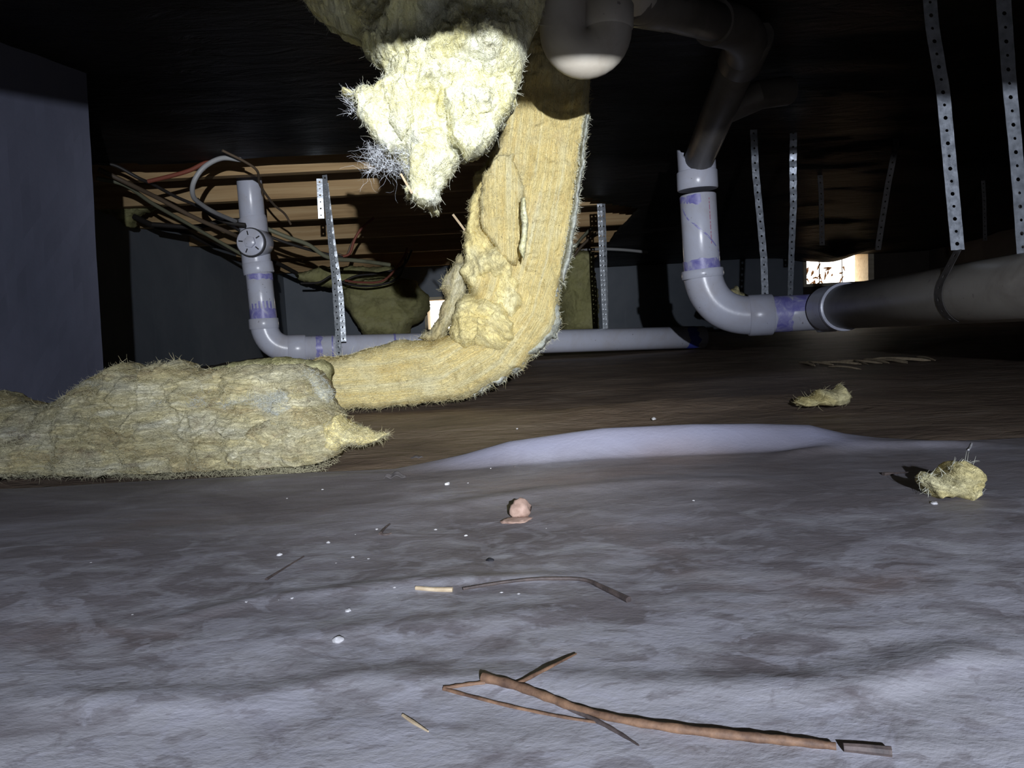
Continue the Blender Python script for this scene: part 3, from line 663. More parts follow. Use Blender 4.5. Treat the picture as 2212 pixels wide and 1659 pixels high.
# ------------------------------------------------------------------ pipes
PR = 0.0445
def arc(p0, p1, p2, r, n=10):
    """polyline p0->p1->p2 with rounded corner at p1 (radius-ish r)"""
    p0, p1, p2 = Vector(p0), Vector(p1), Vector(p2); a = (p0-p1).normalized(); b2 = (p2-p1).normalized()
    A = p1+a*r; B = p1+b2*r; out = []
    for k in range(n+1):
        t = k/n; out.append(A*(1-t)**2+p1*(2*t*(1-t)*0.9)+ (A+B)*0.5*(2*t*(1-t)*0.1) + B*t*t)
    return A, B, out
def primer_patch(path_a, path_b, r, seed, parent, frac=1.0, m='primer', ang0=0, label='purple primer stain'):
    """thin coloured skin around the pipe with a ragged edge"""
    a, b2 = Vector(path_a), Vector(path_b); t = (b2-a).normalized(); L = (b2-a).length
    u = t.orthogonal().normalized()
    fr = Vector((0, -1, 0)); fr = (fr-t*fr.dot(t)).normalized(); sd = t.cross(fr)
    n = 40; V = []; Fc = []; half = math.pi*frac
    for k in range(n+1):
        ang = ang0-half+2*half*k/n; d = fr*math.cos(ang)+sd*math.sin(ang)
        e0 = 0.18*L*noise(np.array([[ang*2.2, seed, .3]]))[0]*2; e1 = 0.30*L*noise(np.array([[ang*2.6, seed+5, .7]]))[0]*2
        V += [a+t*e0+d*(r+0.0006), b2+t*e1+d*(r+0.0006)]
    for k in range(n): Fc.append((2*k, 2*k+1, 2*k+3, 2*k+2))
    o = link('primer_stain', mesh('primer_stain', V, Fc), M[m], parent); return o
# left drain line
d0 = 2.62
top = PV(533, 330, d0); tee = PV(549, 524, d0); cp = PV(556, 572, d0); low = PV(569, 692, d0); cor = PV(577, 752, d0)
runE = PV(1520, 728, 3.0); runS = PV(650, 752, 2.66)
LD = empty('drain_pipe', (cor.x, cor.y, 0), 'white drain pipe on the left with a round clean-out cap above its elbow', 'pipe')
cor = Vector((low.x+(low.x-cp.x)*0.5, d0, runS.z+0.002))
A, B, bend = arc(low, cor, runE, 0.085)
cyl('riser_pipe', top, PV(546, 478, d0), PR*0.95, M['pvc'], LD)
mb = MB(); mb.tube([PV(545, 470, d0), PV(546, 474, d0), PV(555, 574, d0), PV(555.4, 577, d0)], [PR*1.04, PR*1.08, PR*1.10, PR*1.07], 28); mb.obj('tee_fitting', M['pvc'], LD)
hub_a = tee+Vector((0.024, 0, -0.004)); cyl('tee_branch', hub_a, hub_a+Vector((-0.008, -0.075, -0.004)), 0.047, M['pvc'], LD)
mb = MB(); c0 = hub_a+Vector((-0.008, -0.074, -0.004)); mb.tube([c0, c0+Vector((0, -0.006, 0))], 0.0495, 32); mb.obj('cap_gasket', M['rubber'], LD)['label'] = 'black gasket ring'
mb = MB(); mb.tube([c0+Vector((0, -0.004, 0)), c0+Vector((0, -0.014, 0)), c0+Vector((0, -0.016, 0))], [0.045, 0.045, 0.041], 32)
cap = mb.obj('cleanout_cap', M['pvc'], LD)
mb = MB(); mb.tube([c0+Vector((0, -0.015, 0)), c0+Vector((0, -0.024, 0)), c0+Vector((0, -0.026, 0))], [0.021, 0.020, 0.017], 6); mb.obj('cap_nut', M['pvc'], cap)
for k in range(5):
    a = k*2*math.pi/5+.5; dv = Vector((math.cos(a), 0, math.sin(a)))
    q = MB(); q.tube([c0+dv*0.024+Vector((0, -0.0165, 0)), c0+dv*0.038+Vector((0, -0.0165, 0))], 0.0022, 6); q.obj('cap_mark', M['rubber'], cap)
cyl('coupling', PV(555.5, 568, d0), PV(560, 592, d0), PR*1.17, M['pvc'], LD)
cyl('riser_pipe', PV(559, 590, d0), PV(570, 694, d0), PR*1.0, M['pvc'], LD)
cyl('elbow_hub', PV(569, 688, d0), A+(A-low).normalized()*0.012, PR*1.14, M['pvc'], LD)
mb = MB(); mb.tube(bend, PR*1.06, 28); mb.obj('elbow', M['pvc'], LD)
rd = (runE-cor).normalized(); Bp = Vector(B)
cyl('elbow_hub', Bp-rd*0.01, Bp+rd*0.05, PR*1.12, M['pvc'], LD)
cyl('run_pipe', Bp+rd*0.04, runE, PR, M['pvc'], LD)
primer_patch(Bp+rd*0.085, Bp+rd*0.105, PR, 1, LD); primer_patch(Bp+rd*0.052, Bp+rd*0.30, PR, 2, LD, .07, ang0=1.3)
primer_patch(Bp+rd*0.14, Bp+rd*0.145, PR, 7, LD); primer_patch(Bp+rd*0.36, Bp+rd*0.367, PR, 8, LD)
primer_patch(PV(560, 593, d0), PV(561.3, 605, d0), PR, 3, LD); primer_patch(PV(567.5, 668, d0), PV(569.6, 690, d0), PR, 4, LD)
for k in range(7): primer_patch(PV(565.5+.2*k, 655-random.uniform(0, 5), d0), PV(568, 672, d0), PR, 30+k, LD, .025, ang0=-1+.3*k)
s0 = runE-rd*0.03
primer_patch(runE-rd*0.085, runE-rd*0.04, PR, 6, LD, 1, 'blueband')
# right drain line (with trap, arm, riser, elbow and main)
dr = 1.88
vt = PV(1503, 345, dr); vh0 = PV(1505, 372, dr); vh1 = PV(1507, 412, dr); vb = PV(1517, 588, dr); vc = PV(1527, 690, dr)
hR = PV(1790, 673, 1.83)
WD = empty('waste_pipe', (vc.x, vc.y, 0), 'white waste pipe on the right leading from the rounded trap to a big grey main', 'pipe')
vc = Vector((vb.x+.012, dr, PV(1600, 683, 1.87).z))
A, B, bend = arc(vb, vc, hR, 0.105, 14)
cyl('riser_pipe', vh1-Vector((0, 0, 0.01)), vb, PR, M['pvc'], WD)
cyl('coupling', PV(1505, 370, dr), PV(1507, 410, dr), PR*1.12, M['pvc'], WD)
cyl('elbow_hub', PV(1516.5, 582, dr), A+Vector((0, 0, -0.004)), PR*1.17, M['pvc'], WD)
mb = MB(); mb.tube(bend, PR*1.08, 28); mb.obj('elbow', M['pvc'], WD)
hd = (hR-vc).normalized(); Bp = Vector(B)
cyl('elbow_hub', Bp-hd*0.008, Bp+hd*0.05, PR*1.16, M['pvc'], WD)
cyl('run_pipe', Bp+hd*0.04, hR, PR, M['pvc'], WD)
cyl('coupling', Bp+hd*0.155, Bp+hd*0.20, PR*1.13, M['pvc'], WD)
cyl('coupling', Bp+hd*0.20, hR+hd*0.02, PR*1.07, M['pvc'], WD)
primer_patch(Bp+hd*0.053, Bp+hd*0.09, PR, 11, WD); primer_patch(Bp+hd*0.09, Bp+hd*0.15, PR, 12, WD, .25, ang0=-.9)
primer_patch(vh1+Vector((0, 0, -.012)), vh1+Vector((0.002, 0, -.035)), PR, 13, WD, .25, ang0=.9); primer_patch(vb+Vector((-.002, 0, .03)), vb+Vector((0, 0, .004)), PR, 14, WD)
# wandering primer drip
def drip(pts, w, parent):
    V = []; Fc = []
    for k, (zt_, ang) in enumerate(pts):
        c = vh1.lerp(vb, zt_); 
        for s in (-1, 1): a2 = ang+s*w*(0.4+0.6*math.sin(math.pi*k/(len(pts)-1))); V.append(c+Vector((math.sin(a2), -math.cos(a2), 0))*(PR+0.0006))
    for k in range(len(pts)-1): Fc.append((2*k, 2*k+1, 2*k+3, 2*k+2))
    link('primer_stain', mesh('primer_stain', V, Fc), M['primer'], parent)
drip([(0.22, -1.25), (.28, -1.15), (.36, -.9), (.42, -.55), (.48, -.3), (.55, .05), (.62, .35), (.68, .6), (.76, 1.0), (.84, 1.2)], 0.07, WD)
drip([(0.16, .42), (.22, .40), (.3, .42), (.38, .38), (.44, .4), (.52, .42), (.6, .38)], 0.035, WD).__class__ if False else None
# printed line down the riser
for k in range(14):
    zt_ = 0.12+0.04*k; c = vh1.lerp(vb, zt_); V = []
    for (dz, da) in ((0, 0), (0, .06), (-.006, .06), (-.006, 0)):
        a2 = .33+da; V.append(c+Vector((math.sin(a2), -math.cos(a2), 0))*(PR+0.0005)+Vector((0, 0, dz*(.7+.3*(k % 3)))))
    link('print_mark', mesh('print_mark', V, [(0, 1, 2, 3)]), M['print'], WD)
# saddle fitting at the top of the riser, U-shaped mouth facing the viewer
def saddle():
    c1 = PV(1506, 372, dr); n = 36; R_ = PR*1.04; V = []; Fc = []
    for k in range(n):
        a = 2*math.pi*k/n; f = math.cos(a)               # front where -cos<0
        front = max(0, -math.cos(a))
        h = 0.052-0.048*max(0, math.cos(a))**1.3*1.0 if True else 0
        d = Vector((math.sin(a), -math.cos(a), 0))
        V += [c1+d*R_, c1+d*R_+Vector((-.002, 0, h+.004)), c1+d*(R_-.006)+Vector((-.002, 0, h+.004)), c1+d*(R_-.006)]
    for k in range(n):
        a = 4*k; b3 = 4*((k+1) % n)
        for j in range(3): Fc.append((a+j, b3+j, b3+j+1, a+j+1))
    mb = MB(); mb.add(V, Fc); return mb.obj('saddle_fitting', M['pvc'], WD)
saddle()
# upper pipes, shade painted into leg and arm colour: down-leg, corner, arm and trap
k1 = PV(1612, 96, 1.42)
cyl('upper_leg', PV(1507, 352, 1.875), k1, 0.036, M['pvc_shade'], WD)
cyl('elbow_hub', PV(1597, 140, 1.48), k1+Vector((0.004, -.02, .012)), 0.042, M['pvc_shade'], WD)
mb = MB(); mb.tube(bez([PV(1600, 128, 1.47), PV(1612, 92, 1.40), PV(1590, 62, 1.34), PV(1540, 48, 1.27)], 5), 0.037, 24); mb.obj('elbow', M['pvc_shade'], WD)
cyl('trap_arm', PV(1565, 54, 1.31), PV(1362, -6, 1.0), 0.030, M['pvc_shade'], WD)
cyl('coupling', PV(1440, 14, 1.11), PV(1380, 0, 1.03), 0.034, M['pvc_shade'], WD)
mb = MB(); mb.tube([PV(1540, 250, 1.68), PV(1640, 205, 1.62), PV(1700, 196, 1.66)], [0.030, 0.030, 0.030], 24); mb.obj('branch_pipe', M['pvc_shade'], WD)
# trap U
tr = 0.030; td = 0.95
cl = PV(1217, 66, td); cr = PV(1313, 66, td); mid = (cl+cr)/2; rad = (cr-cl).length/2
dx = (cr-cl).normalized(); up = Vector((0.0, 0, 1)); up = (up-dx*up.dot(dx)).normalized()
pth = [cl+up*0.20, cl+up*0.05]+[mid-dx*math.cos(a)*rad-up*math.sin(a)*rad*1.02 for a in np.linspace(0, math.pi, 18)]
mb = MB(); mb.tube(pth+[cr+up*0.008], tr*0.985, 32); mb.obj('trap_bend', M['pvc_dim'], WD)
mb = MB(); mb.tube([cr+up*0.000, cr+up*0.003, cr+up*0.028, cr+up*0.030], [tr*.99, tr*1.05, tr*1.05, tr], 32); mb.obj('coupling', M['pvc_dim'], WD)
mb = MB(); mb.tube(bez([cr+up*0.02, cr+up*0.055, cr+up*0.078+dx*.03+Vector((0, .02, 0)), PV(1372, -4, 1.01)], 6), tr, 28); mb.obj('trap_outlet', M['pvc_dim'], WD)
# grey main running towards the viewer
m0 = PV(1812, 664, 1.72); m1 = Vector((0.742, 0.25, 0.185)); md = (m1-m0).normalized()
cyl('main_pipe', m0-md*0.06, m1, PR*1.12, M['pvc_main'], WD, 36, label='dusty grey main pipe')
mb = MB(); q0 = m0+md*0.02
mb.tube([q0, q0+md*0.003, q0+md*0.012, q0+md*0.014], [PR*1.13, PR*1.24, PR*1.24, PR*1.13], 40); mb.obj('hub_rim', M['pvc'], WD)['label'] = 'pale hub rim'
mb = MB(); mb.tube([m0-md*0.06, m0-md*.058, q0-md*.001, q0], [PR*1.0, PR*1.20, PR*1.20, PR*1.1], 36); mb.obj('hub', M['pvc'], WD)

# ------------------------------------------------------------------ perforated straps
def strap_mesh(pts, wdir, width=0.019, cell=0.019, th=0.0009, wave=0.0, twist=0.0):
    P_ = [Vector(p) for p in pts]; seg = [0]
    for i in range(len(P_)-1): seg.append(seg[-1]+(P_[i+1]-P_[i]).length)
    L = seg[-1]; n = max(2, int(L/cell))
    def at(s):
        s = max(0, min(L, s))
        for i in range(len(seg)-1):
            if s <= seg[i+1]+1e-9: t = (s-seg[i])/(seg[i+1]-seg[i]+1e-9); return P_[i].lerp(P_[i+1], t), (P_[i+1]-P_[i]).normalized()
        return P_[-1], (P_[-1]-P_[-2]).normalized()
    mb = MB(); wd = Vector(wdir).normalized(); cl_ = L/n
    for k in range(n):
        h = width*(0.16 if k % 2 == 0 else 0.12)
        uv = [(-.5, 0), (0, 0), (.5, 0), (.5, .5), (.5, 1), (0, 1), (-.5, 1), (-.5, .5)]
        hv = []
        for j in range(8):
            a = -3*math.pi/4+j*math.pi/4; hv.append((h*math.cos(a)/width, .5+h*math.sin(a)/cl_))
        V = []
        for side in (0, 1):
            for (u, v) in uv+hv:
                c, t = at((k+v)*cl_); nrm = wd.cross(t).normalized()
                off = wave*math.sin((k+v)*math.pi)+(side-.5)*th
                tw = twist*((k+v)/n-.5); w2 = wd*math.cos(tw)+nrm*math.sin(tw)
                V.append(c+w2*(u*width)+nrm*off)
        Fc = []
        for j in range(8):
            a, b4 = j, (j+1) % 8; Fc.append((a, b4, 8+b4, 8+a)); Fc.append((16+b4, 16+a, 24+a, 24+b4)); Fc.append((8+a, 8+b4, 24+b4, 24+a))
        Fc += [(2, 18, 19, 3), (3, 19, 20, 4), (6, 22, 23, 7), (7, 23, 16, 0)]
        if k == 0: Fc += [(0, 16, 17, 1), (1, 17, 18, 2)]
        if k == n-1: Fc += [(4, 20, 21, 5), (5, 21, 22, 6)]
        mb.add(V, Fc)
    me = mesh('band', mb.V, mb.F, False); return me
def strap(loc, label, bands, group='perforated pipe hanger straps'):
    t = empty('pipe_strap', loc, label, 'strap', None)
    for (pts, kw, m) in bands: link('band', strap_mesh(pts, **kw), M[m], t)
    return t
X = (1, 0, 0)
dA = 2.50
jA = PV(700, 388, dA)
strap(jA, 'shiny double hanger strap just right of the left drain riser, hooked over a joist',
      [([PV(701, 378, dA), PV(706, 440, dA), PV(722, 600, dA), PV(730, 720, dA), PV(731, 745, dA), PV(732, 768, dA)], dict(wdir=(1, -.25, 0), wave=.0012, twist=.3), 'galv'),
       ([PV(703, 395, dA+.02), PV(718, 520, dA+.02), PV(736, 640, dA+.02), PV(742, 738, dA+.02)], dict(wdir=(1, .35, 0), wave=.0015, twist=-.2), 'galv'),
       ([PV(690, 386, dA-.03), PV(692, 430, dA-.03), PV(694, 472, dA-.025)], dict(wdir=(1, .2, 0)), 'galv')])
dB = 2.95
strap(PV(1300, 447, dB), 'shiny double hanger strap in the middle holding the ground run of the left pipe',
      [([PV(1295, 440, dB), PV(1300, 560, dB), PV(1305, 660, dB), PV(1309, 738, dB), PV(1310, 756, dB+.01)], dict(wdir=(1, -.1, 0), wave=.0030), 'galv'),
       ([PV(1303, 440, dB+.02), PV(1307, 560, dB+.02), PV(1309, 660, dB+.02), PV(1310, 740, dB+.02)], dict(wdir=(1, .5, 0), wave=.0010), 'galv')])
def one(pxs, d, label, m='galv', **kw):
    k = dict(wdir=X); k.update(kw)
    return strap(PV(pxs[0][0], pxs[0][1], d if not isinstance(d, list) else d[0]), label, [([PV(a, c, (d if not isinstance(d, list) else d[i])) for i, (a, c) in enumerate(pxs)], k, m)])
one([(1628, 280), (1632, 370), (1640, 450), (1650, 560), (1653, 642)], 2.05, 'single strap standing left of the bright vent, next to the white riser', wave=.001)
one([(1714, 280), (1713, 365), (1714, 440), (1710, 540), (1707, 645)], 2.15, 'single glinting strap between the white riser and the bright vent', wave=.001, twist=.9)
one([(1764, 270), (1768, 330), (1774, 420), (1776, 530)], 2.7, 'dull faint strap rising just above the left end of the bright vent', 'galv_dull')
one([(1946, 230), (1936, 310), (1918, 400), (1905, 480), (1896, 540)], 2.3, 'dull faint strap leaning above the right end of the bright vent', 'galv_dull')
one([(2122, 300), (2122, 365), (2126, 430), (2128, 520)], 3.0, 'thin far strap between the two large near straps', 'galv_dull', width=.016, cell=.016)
dG = 1.22
pc = m0.lerp(m1, (1.72-1.22)/(1.72-.25))
def around(pc, d, r, a0, a1, n=10):
    return [pc+Vector((0, 0, 0))+Vector((math.sin(a)*-1*0, 0, 0))+Vector((-math.cos(a)*r, 0, math.sin(a)*r)) for a in np.linspace(a0, a1, n)]
g_pts = [PV(2000, -95, dG), PV(2014, 60, dG), PV(2037, 195, dG), PV(2056, 400, dG), PV(2069, 540, dG)]
rr_ = PR*1.12+.0015
g_pts2 = [g_pts[-1]]+[Vector((pc.x+math.cos(a)*rr_, pc.y, pc.z+math.sin(a)*rr_)) for a in np.linspace(math.pi*.80, math.pi*1.35, 10)]
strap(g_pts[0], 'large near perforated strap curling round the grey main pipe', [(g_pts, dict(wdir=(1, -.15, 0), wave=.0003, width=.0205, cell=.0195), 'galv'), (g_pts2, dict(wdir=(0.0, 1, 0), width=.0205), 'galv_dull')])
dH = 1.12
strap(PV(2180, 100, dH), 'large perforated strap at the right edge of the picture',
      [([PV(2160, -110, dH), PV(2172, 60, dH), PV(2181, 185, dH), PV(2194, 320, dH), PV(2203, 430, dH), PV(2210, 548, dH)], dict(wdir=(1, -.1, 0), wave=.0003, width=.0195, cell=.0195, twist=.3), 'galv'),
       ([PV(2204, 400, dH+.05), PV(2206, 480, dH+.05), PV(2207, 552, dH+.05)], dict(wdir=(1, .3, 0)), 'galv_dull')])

# ------------------------------------------------------------------ cables
def cable(px, r, m, label, ds):
    pts = [PV(a, c, ds if not isinstance(ds, (list, tuple)) else ds[i]) for i, (a, c) in enumerate(px)]
    mb = MB(); mb.tube(bez(pts, 7), r, 10); o = mb.obj('cable', M[m]); return tag(o, label, 'cable')
cable([(520, 345), (478, 342), (440, 362), (418, 395), (418, 425), (440, 445), (470, 462), (508, 478)], .0068, 'cable_g', 'thick grey cable loop left of the white riser', [2.08, 2.08, 2.08, 2.08, 2.12, 2.2, 2.3, 2.5])
cable([(425, 430), (450, 460), (490, 480), (530, 486)], .0068, 'cable_k', 'black cable hanging just under the grey loop', 2.5)
cable([(212, 365), (280, 398), (345, 430), (420, 470), (500, 505), (530, 520)], .007, 'cable_b', 'brown cable sloping from the pier to the riser', [2.15, 2.2, 2.3, 2.4, 2.55, 2.7])
cable([(208, 385), (270, 400), (330, 440), (400, 480), (470, 520), (540, 560)], .006, 'cable_o', 'olive cable sloping beneath the brown one', [2.2, 2.25, 2.35, 2.5, 2.65, 2.8])
cable([(212, 352), (250, 358), (300, 385), (330, 398), (380, 425), (440, 452), (520, 500)], .005, 'cable_k', 'thin black cable, topmost of those leaving the pier', [2.1, 2.12, 2.15, 2.2, 2.3, 2.4, 2.6])
cable([(290, 468), (340, 490), (400, 500), (450, 525), (520, 545), (590, 565), (640, 590)], .011, 'cable_k', 'thick black cable along the top of the left wall', [2.85, 2.95, 3.05, 3.2, 3.4, 3.6, 3.8])
cable([(330, 485), (420, 490), (480, 478), (540, 475)], .009, 'cable_k', 'black cable lying against the joists behind the riser', 2.72)
cable([(320, 392), (370, 380), (410, 368), (450, 350), (520, 338)], .006, 'cable_r', 'rust red cable behind the grey loop', 2.14)
cable([(480, 325), (530, 350), (556, 370), (562, 400), (590, 440), (615, 462), (628, 484)], .0035, 'cable_b', 'thin brown wire crossing in front of the joists right of the riser', [2.0, 2.05, 2.1, 2.2, 2.35, 2.45, 2.5])
cable([(572, 492), (620, 512), (665, 528), (700, 552), (730, 560), (760, 562), (800, 566), (842, 572)], .008, 'cable_o', 'olive grey cable running right from the riser past the hooked strap', [2.72, 2.75, 2.8, 2.85, 2.9, 2.95, 3.0, 3.05])
cable([(574, 508), (630, 528), (690, 545), (740, 556)], .006, 'cable_k', 'black cable clipped under the olive grey one', [2.82, 2.87, 2.95, 3.0])
cable([(735, 555), (755, 548), (765, 520), (780, 495), (808, 470)], .0055, 'cable_r', 'reddish wire curling up right of the hooked strap', 3.1)
cable([(728, 548), (748, 552), (758, 530), (772, 505)], .0045, 'cable_b', 'brown wire twisted beside the reddish wire', 3.12)
cable([(650, 612), (690, 610), (720, 595), (745, 612), (800, 618), (860, 600), (880, 545)], .006, 'cable_k', 'black cable drooping in front of the far heap', 3.9)
cable([(735, 612), (770, 596), (820, 590), (870, 575), (890, 540)], .006, 'cable_k', 'short black cable across the top of the far heap', 3.95)
cable([(745, 606), (780, 610), (830, 605), (870, 560), (880, 535)], .006, 'cable_r', 'rust red wire lying on the far heap', 3.85)
cable([(1236, 552), (1260, 541), (1300, 538), (1350, 540), (1400, 545)], .009, 'cable_g', 'pale cable running behind the middle strap', 4.3)
cable([(1235, 548), (1252, 520), (1275, 495), (1290, 480)], .008, 'cable_o', 'olive cable rising right of the yellow batt', 4.0)
cable([(1238, 556), (1256, 532), (1282, 508), (1296, 500)], .008, 'cable_b', 'brown cable rising beside the olive one', 4.05)

# ------------------------------------------------------------------ debris on the sheet
def gp(px, py, lift=0.0):
    """point of the near sheet / floor under a pixel"""
    r = F0+(px-CX)/FPX*RV-(py-CY)/FPX*UV_
    lo = 0.05
    y = CAM[2]/max(1e-3, -r[2]/r[1])
    for _ in range(6):
        x = r[0]/r[1]*y; z = float(sheet_z([x], [min(y, .75)])[0]) if y < 0.75 else float(floor_z([x], [y])[0])
        y = (CAM[2]-z-lift)/(-r[2]/r[1])
    x = r[0]/r[1]*y
    return Vector((x, y, z+lift))
def twig(name, strokes, m, label, cat='twig', parts='branch'):
    root = gp(*strokes[0][0][0]) if not isinstance(strokes[0][0][0], Vector) else strokes[0][0][0]
    if len(strokes) == 1:
        pts, r = strokes[0][:2]; q = bez([gp(a, c, r0 if isinstance(r0 := (r if not isinstance(r, list) else max(r)), float) else .001) for a, c in pts], 5)
        mb = MB(); rs = r if not isinstance(r, list) else list(np.interp(np.linspace(0, 1, len(q)), np.linspace(0, 1, len(r)), r)); mb.tube(q, rs, 8)
        return tag(mb.obj(name, M[m]), label, cat)
    t = empty(name, root, label, cat)
    for i, s in enumerate(strokes):
        pts, r = s[:2]; mm = s[2] if len(s) > 2 else m; nm = s[3] if len(s) > 3 else parts; lf = s[4] if len(s) > 4 else [0]*len(pts)
        q = bez([gp(a, c, max(r)+lf[j]) for j, (a, c) in enumerate(pts)], 6)
        rs = list(np.interp(np.linspace(0, 1, len(q)), np.linspace(0, 1, len(r)), r))
        rs = [v*(1+0.10*math.sin(k*1.7+i)) for k, v in enumerate(rs)]
        mb = MB(); mb.tube(q, rs, 10); mb.obj(nm, M[mm], t)
    return t
twig('twig', [([(1042, 1463), (1110, 1480), (1180, 1505), (1245, 1530), (1330, 1552), (1450, 1572), (1600, 1590), (1700, 1600), (1806, 1612)], [.0019, .0018, .0017, .0015, .0014, .0016, .0017, .0016, .0013], 'twig', 'stem'),
              ([(958, 1487), (1000, 1480), (1048, 1474)], [.0009, .0008, .0008], 'twig', 'branch'),
              ([(958, 1488), (1020, 1505), (1120, 1530), (1220, 1550), (1300, 1562)], [.0008, .0007, .0007, .0006, .0005], 'twig', 'branch'),
              ([(1120, 1476), (1180, 1445), (1245, 1412)], [.0009, .0007, .0004], 'twig', 'branch', [.001, .001, .001]),
              ([(1210, 1520), (1290, 1558), (1340, 1585), (1380, 1610)], [.0010, .0009, .0007, .0003], 'twig_dark', 'branch')],
     'twig', 'brown forked dry twig lying on the sheet in the near foreground')
twig('twig', [([(1822, 1614), (1870, 1618), (1926, 1624)], [.0014, .0016, .0017])], 'twig_dark', 'short dark broken twig end at the right tip of the forked twig')
twig('twig', [([(870, 1545), (892, 1560), (925, 1580)], [.0006, .0008, .0003])], 'straw', 'short pale sliver left of the forked twig')
twig('twig', [([(1000, 1272), (1060, 1262), (1120, 1254), (1180, 1250), (1260, 1252), (1300, 1268), (1358, 1296)], [.0008, .0009, .0009, .001, .0011, .0014, .0018])], 'twig_dark', 'thin curved dark twig in the middle of the sheet')
twig('straw', [([(898, 1270), (935, 1273), (978, 1274)], [.0011, .0012, .0014])], 'straw', 'short pale straw left of the thin curved twig', 'straw')
twig('twig', [([(575, 1252), (610, 1230), (656, 1202)], [.0010, .0006, .0005])], 'twig_dark', 'thin dark twig at the left of the sheet')
twig('twig', [([(822, 1152), (830, 1142), (842, 1132)], [.0011, .0009, .0006]), ([(820, 1153), (832, 1155), (845, 1152)], [.001, .001, .0006])], 'twig_dark', 'tiny dark hooked twig left of the pink petal')
twig('twig', [([(1092, 990), (1102, 1000), (1112, 1008)], [.0006, .0012, .0006])], 'twig_dark', 'tiny dark fleck under the lifted rim')
twig('straw', [([(1060, 1012), (1100, 1003), (1155, 1001)], [.0005, .0008, .0005])], 'grit', 'fine white thread under the lifted rim', 'thread')
twig('twig', [([(1908, 1024), (1935, 1022), (1965, 1020)], [.0018, .0009, .0004])], 'twig_dark', 'small dark sliver left of the wool tuft on the sheet')
twig('straw', [([(2092, 972), (2096, 966), (2099, 958)], [.0009, .001, .0009])], 'grit', 'tiny pale chip standing above the wool tuft', 'chip')
def blob(name, px, py, wpx, hpx, m, label, cat, seed, flat=.5, grp=None, lift=0.0):
    import bmesh
    g = gp(px, py); s = g.y/FPX; bm_ = bmesh.new(); bmesh.ops.create_icosphere(bm_, subdivisions=3, radius=1.0)
    V = np.array([v.co[:] for v in bm_.verts]); V *= (1+0.45*fbm(V*1.6+seed*3.3, 3))[:, None]
    for v, q in zip(bm_.verts, V): v.co = (q[0]*wpx*s/2, q[1]*wpx*s/2*.8, q[2]*hpx*s/2)
    for f in bm_.faces: f.smooth = True
    me = bpy.data.meshes.new(name); bm_.to_mesh(me); bm_.free(); o = link(name, me, M[m]); o.location = g+Vector((0, 0, hpx*s/2*.75+lift)); o.rotation_euler.z = seed*1.3
    return tag(o, label, cat, grp)
# pink petal: a crumpled dome over a small flat base
PT = empty('dried_petal', gp(1122, 1124), 'curled pinkish tan dry petal in the middle of the sheet', 'petal')
o1 = blob('petal_blade', 1125, 1116, 56, 44, 'leaf', None, None, 3.1); o2 = blob('petal_base', 1116, 1126, 66, 9, 'leaf', None, None, 5.2)
for o in (o1, o2): o.parent = PT; o.matrix_parent_inverse = PT.matrix_world.inverted()
# dark curled leaf
def leafm(px, py, w, h, m, label, seed):
    g = gp(px, py); s = g.y/FPX; V = []; Fc = []; nx, ny = 16, 8
    for i in range(ny+1):
        for j in range(nx+1):
            u = j/nx*2-1; v = i/ny; wd = (1-abs(u)**2.2)
            V.append((g.x+u*w*s/2, g.y+(v-.5)*w*s*.35*wd, g.z+.0006+h*s*(abs(math.sin(u*3+seed))*.5+v*.5)*wd**.5))
    for i in range(ny):
        for j in range(nx): q = i*(nx+1)+j; Fc.append((q, q+1, q+nx+2, q+nx+1))
    o = link('dry_leaf', mesh('dry_leaf', V, Fc), M[m]); sm = o.modifiers.new('t', 'SOLIDIFY'); sm.thickness = .0006
    return tag(o, label, 'leaf')
leafm(853, 1034, 50, 14, 'leaf_dark', 'dark crumpled leaf at the left end of the lifted rim', 1)
leafm(900, 990, 28, 5, 'leaf_dark', 'small dark flake on the brown film beyond the rim', 2)
blob('pellet', 1059, 1213, 18, 9, 'pellet', 'small black pellet below the pink petal', 'dropping', 2)
specks = [(604, 1201, 13), (709, 1174, 10), (814, 1145, 8), (1006, 1159, 9), (941, 1146, 8), (966, 1048, 14), (752, 1322, 15), (731, 1387, 26), (532, 1302, 8), (631, 1294, 9), (602, 1298, 6), (1083, 1282, 9), (1120, 1285, 9), (1117, 927, 5),
          (697, 1059, 6), (620, 1078, 5), (768, 1156, 5), (796, 1209, 7), (762, 1206, 9), (726, 1218, 6), (598, 1228, 5), (852, 1271, 8), (858, 1293, 6), (197, 1217, 6), (286, 1330, 7), (1498, 1083, 7), (1180, 1143, 5), (638, 1168, 4), (516, 1300, 5), (1412, 907, 12), (1011, 1045, 5)]
for i, (a, c, s_) in enumerate(specks):
    big = {731: 'largest white chip, flat, at lower left of the sheet', 752: 'white chip just above the largest white chip', 604: 'bright white crumb left of the hooked twig', 966: 'flat pale chip near the dark leaf'}.get(a)
    blob('crumb', a, c, s_, s_*.55, 'grit', big or 'tiny white crumb of grit scattered on the ground sheet', 'crumb', i*1.7+.3, grp=None if big else 'white crumbs on the sheet')
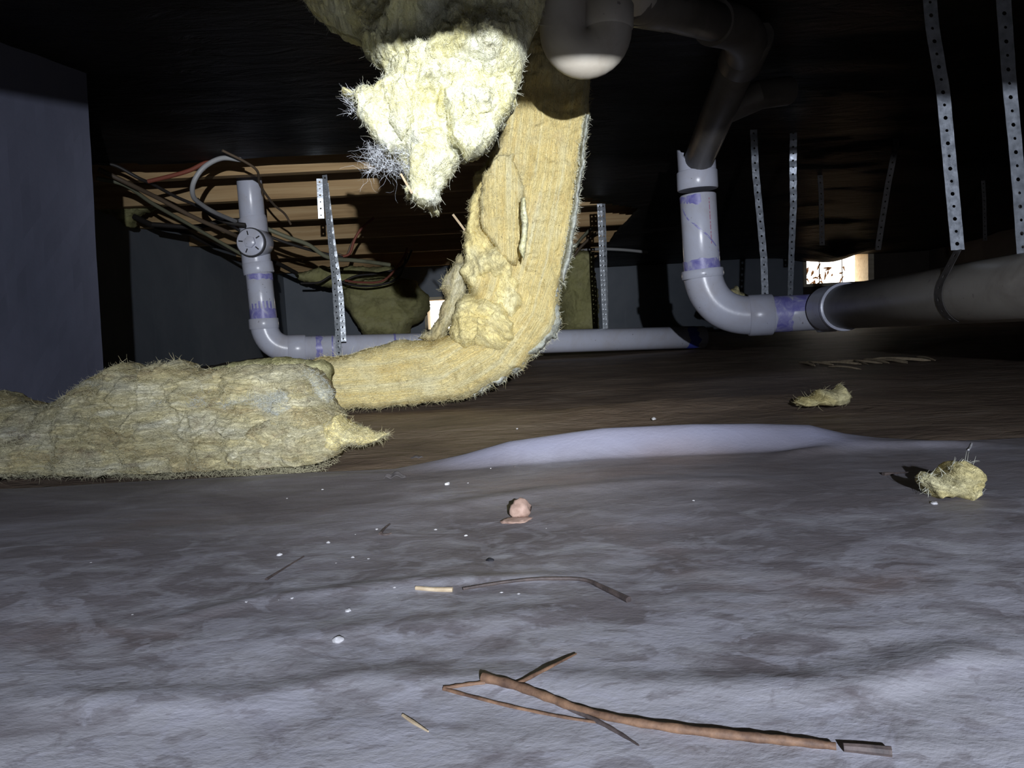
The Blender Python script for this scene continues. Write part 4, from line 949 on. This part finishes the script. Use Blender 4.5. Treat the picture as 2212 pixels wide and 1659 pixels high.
# wool tufts on the ground at right
def tuftlet(poly, Y, label, seed, m='lobe', R=16, T=.014):
    o = inflate('wool_scrap', poly, Y, T, M[m], None, 2.2, R, lump=.6, relief=.006, rfreq=(8, 10), rag=4, ragf=.05, seed=seed, jit=.003, floorclip=0.001); 
    return tag(o, label, 'insulation')
g1 = gp(2060, 1082)
w1 = tuftlet([(1992, 1035), (2008, 1025), (2032, 1034), (2050, 1020), (2062, 1002), (2086, 995), (2108, 1004), (2115, 1022), (2112, 1050), (2106, 1068), (2088, 1072), (2068, 1078), (2052, 1064), (2036, 1066), (2020, 1074), (2004, 1060)], g1.y+.012, 'pale yellow wool tuft on the sheet at the right foreground', 41)
fibres('loose_fibre', EDGE['wool_scrap41'], 160, .010, .00018, 'fibre', w1, 21)
g2 = gp(1780, 876)
w2 = tuftlet([(1716, 872), (1740, 860), (1762, 852), (1778, 842), (1796, 844), (1812, 832), (1830, 840), (1836, 856), (1818, 872), (1796, 880), (1760, 878), (1730, 880)], g2.y+.02, 'dim wool scrap on the brown film beyond the rim, right of centre', 42, T=.022)
fibres('loose_fibre', EDGE['wool_scrap42'], 90, .016, .0003, 'fibre_y', w2, 22)
blob('crumb', 2018, 1090, 16, 8, 'grit', 'white crumb touching the pale yellow wool tuft', 'crumb', 8.8)
# straw litter under the grey main
rr = random.Random(5)
lit = [(1885, 707, 2010, 700), (1735, 747, 1800, 738), (1770, 742, 1860, 726), (1815, 742, 1905, 724), (1865, 730, 1920, 722), (1895, 775, 1960, 757), (1980, 720, 2020, 706), (1840, 778, 1875, 776), (1840, 760, 1856, 757), (1745, 776, 1760, 772), (1900, 741, 1960, 733), (1725, 748, 1760, 742), (1790, 790, 1860, 784)]
for i, (a, c, e, f_) in enumerate(lit):
    p0 = gp(a, c+4); y_ = min(p0.y, 2.1); q0 = Vector((P(a, c, y_)[0], y_, 0)); q1 = Vector((P(e, f_, y_*.92)[0], y_*.92, 0))
    for q in (q0, q1): q.z = float(floor_z([q.x], [q.y])[0])+.003
    mm = (q0+q1)/2; mm.z += .003
    mb = MB(); r_ = .0042 if i == 0 else rr.uniform(.0022, .0034); mb.tube(bez([q0, mm, q1], 4), [r_*.4]+[r_]*7+[r_*.3], 6)
    tag(mb.obj('straw', M['straw']), 'pale dry straw, longest, just under the grey main pipe' if i == 0 else 'pale dry straw in the litter below the grey main pipe', 'straw', None if i == 0 else 'straw litter below the grey main')
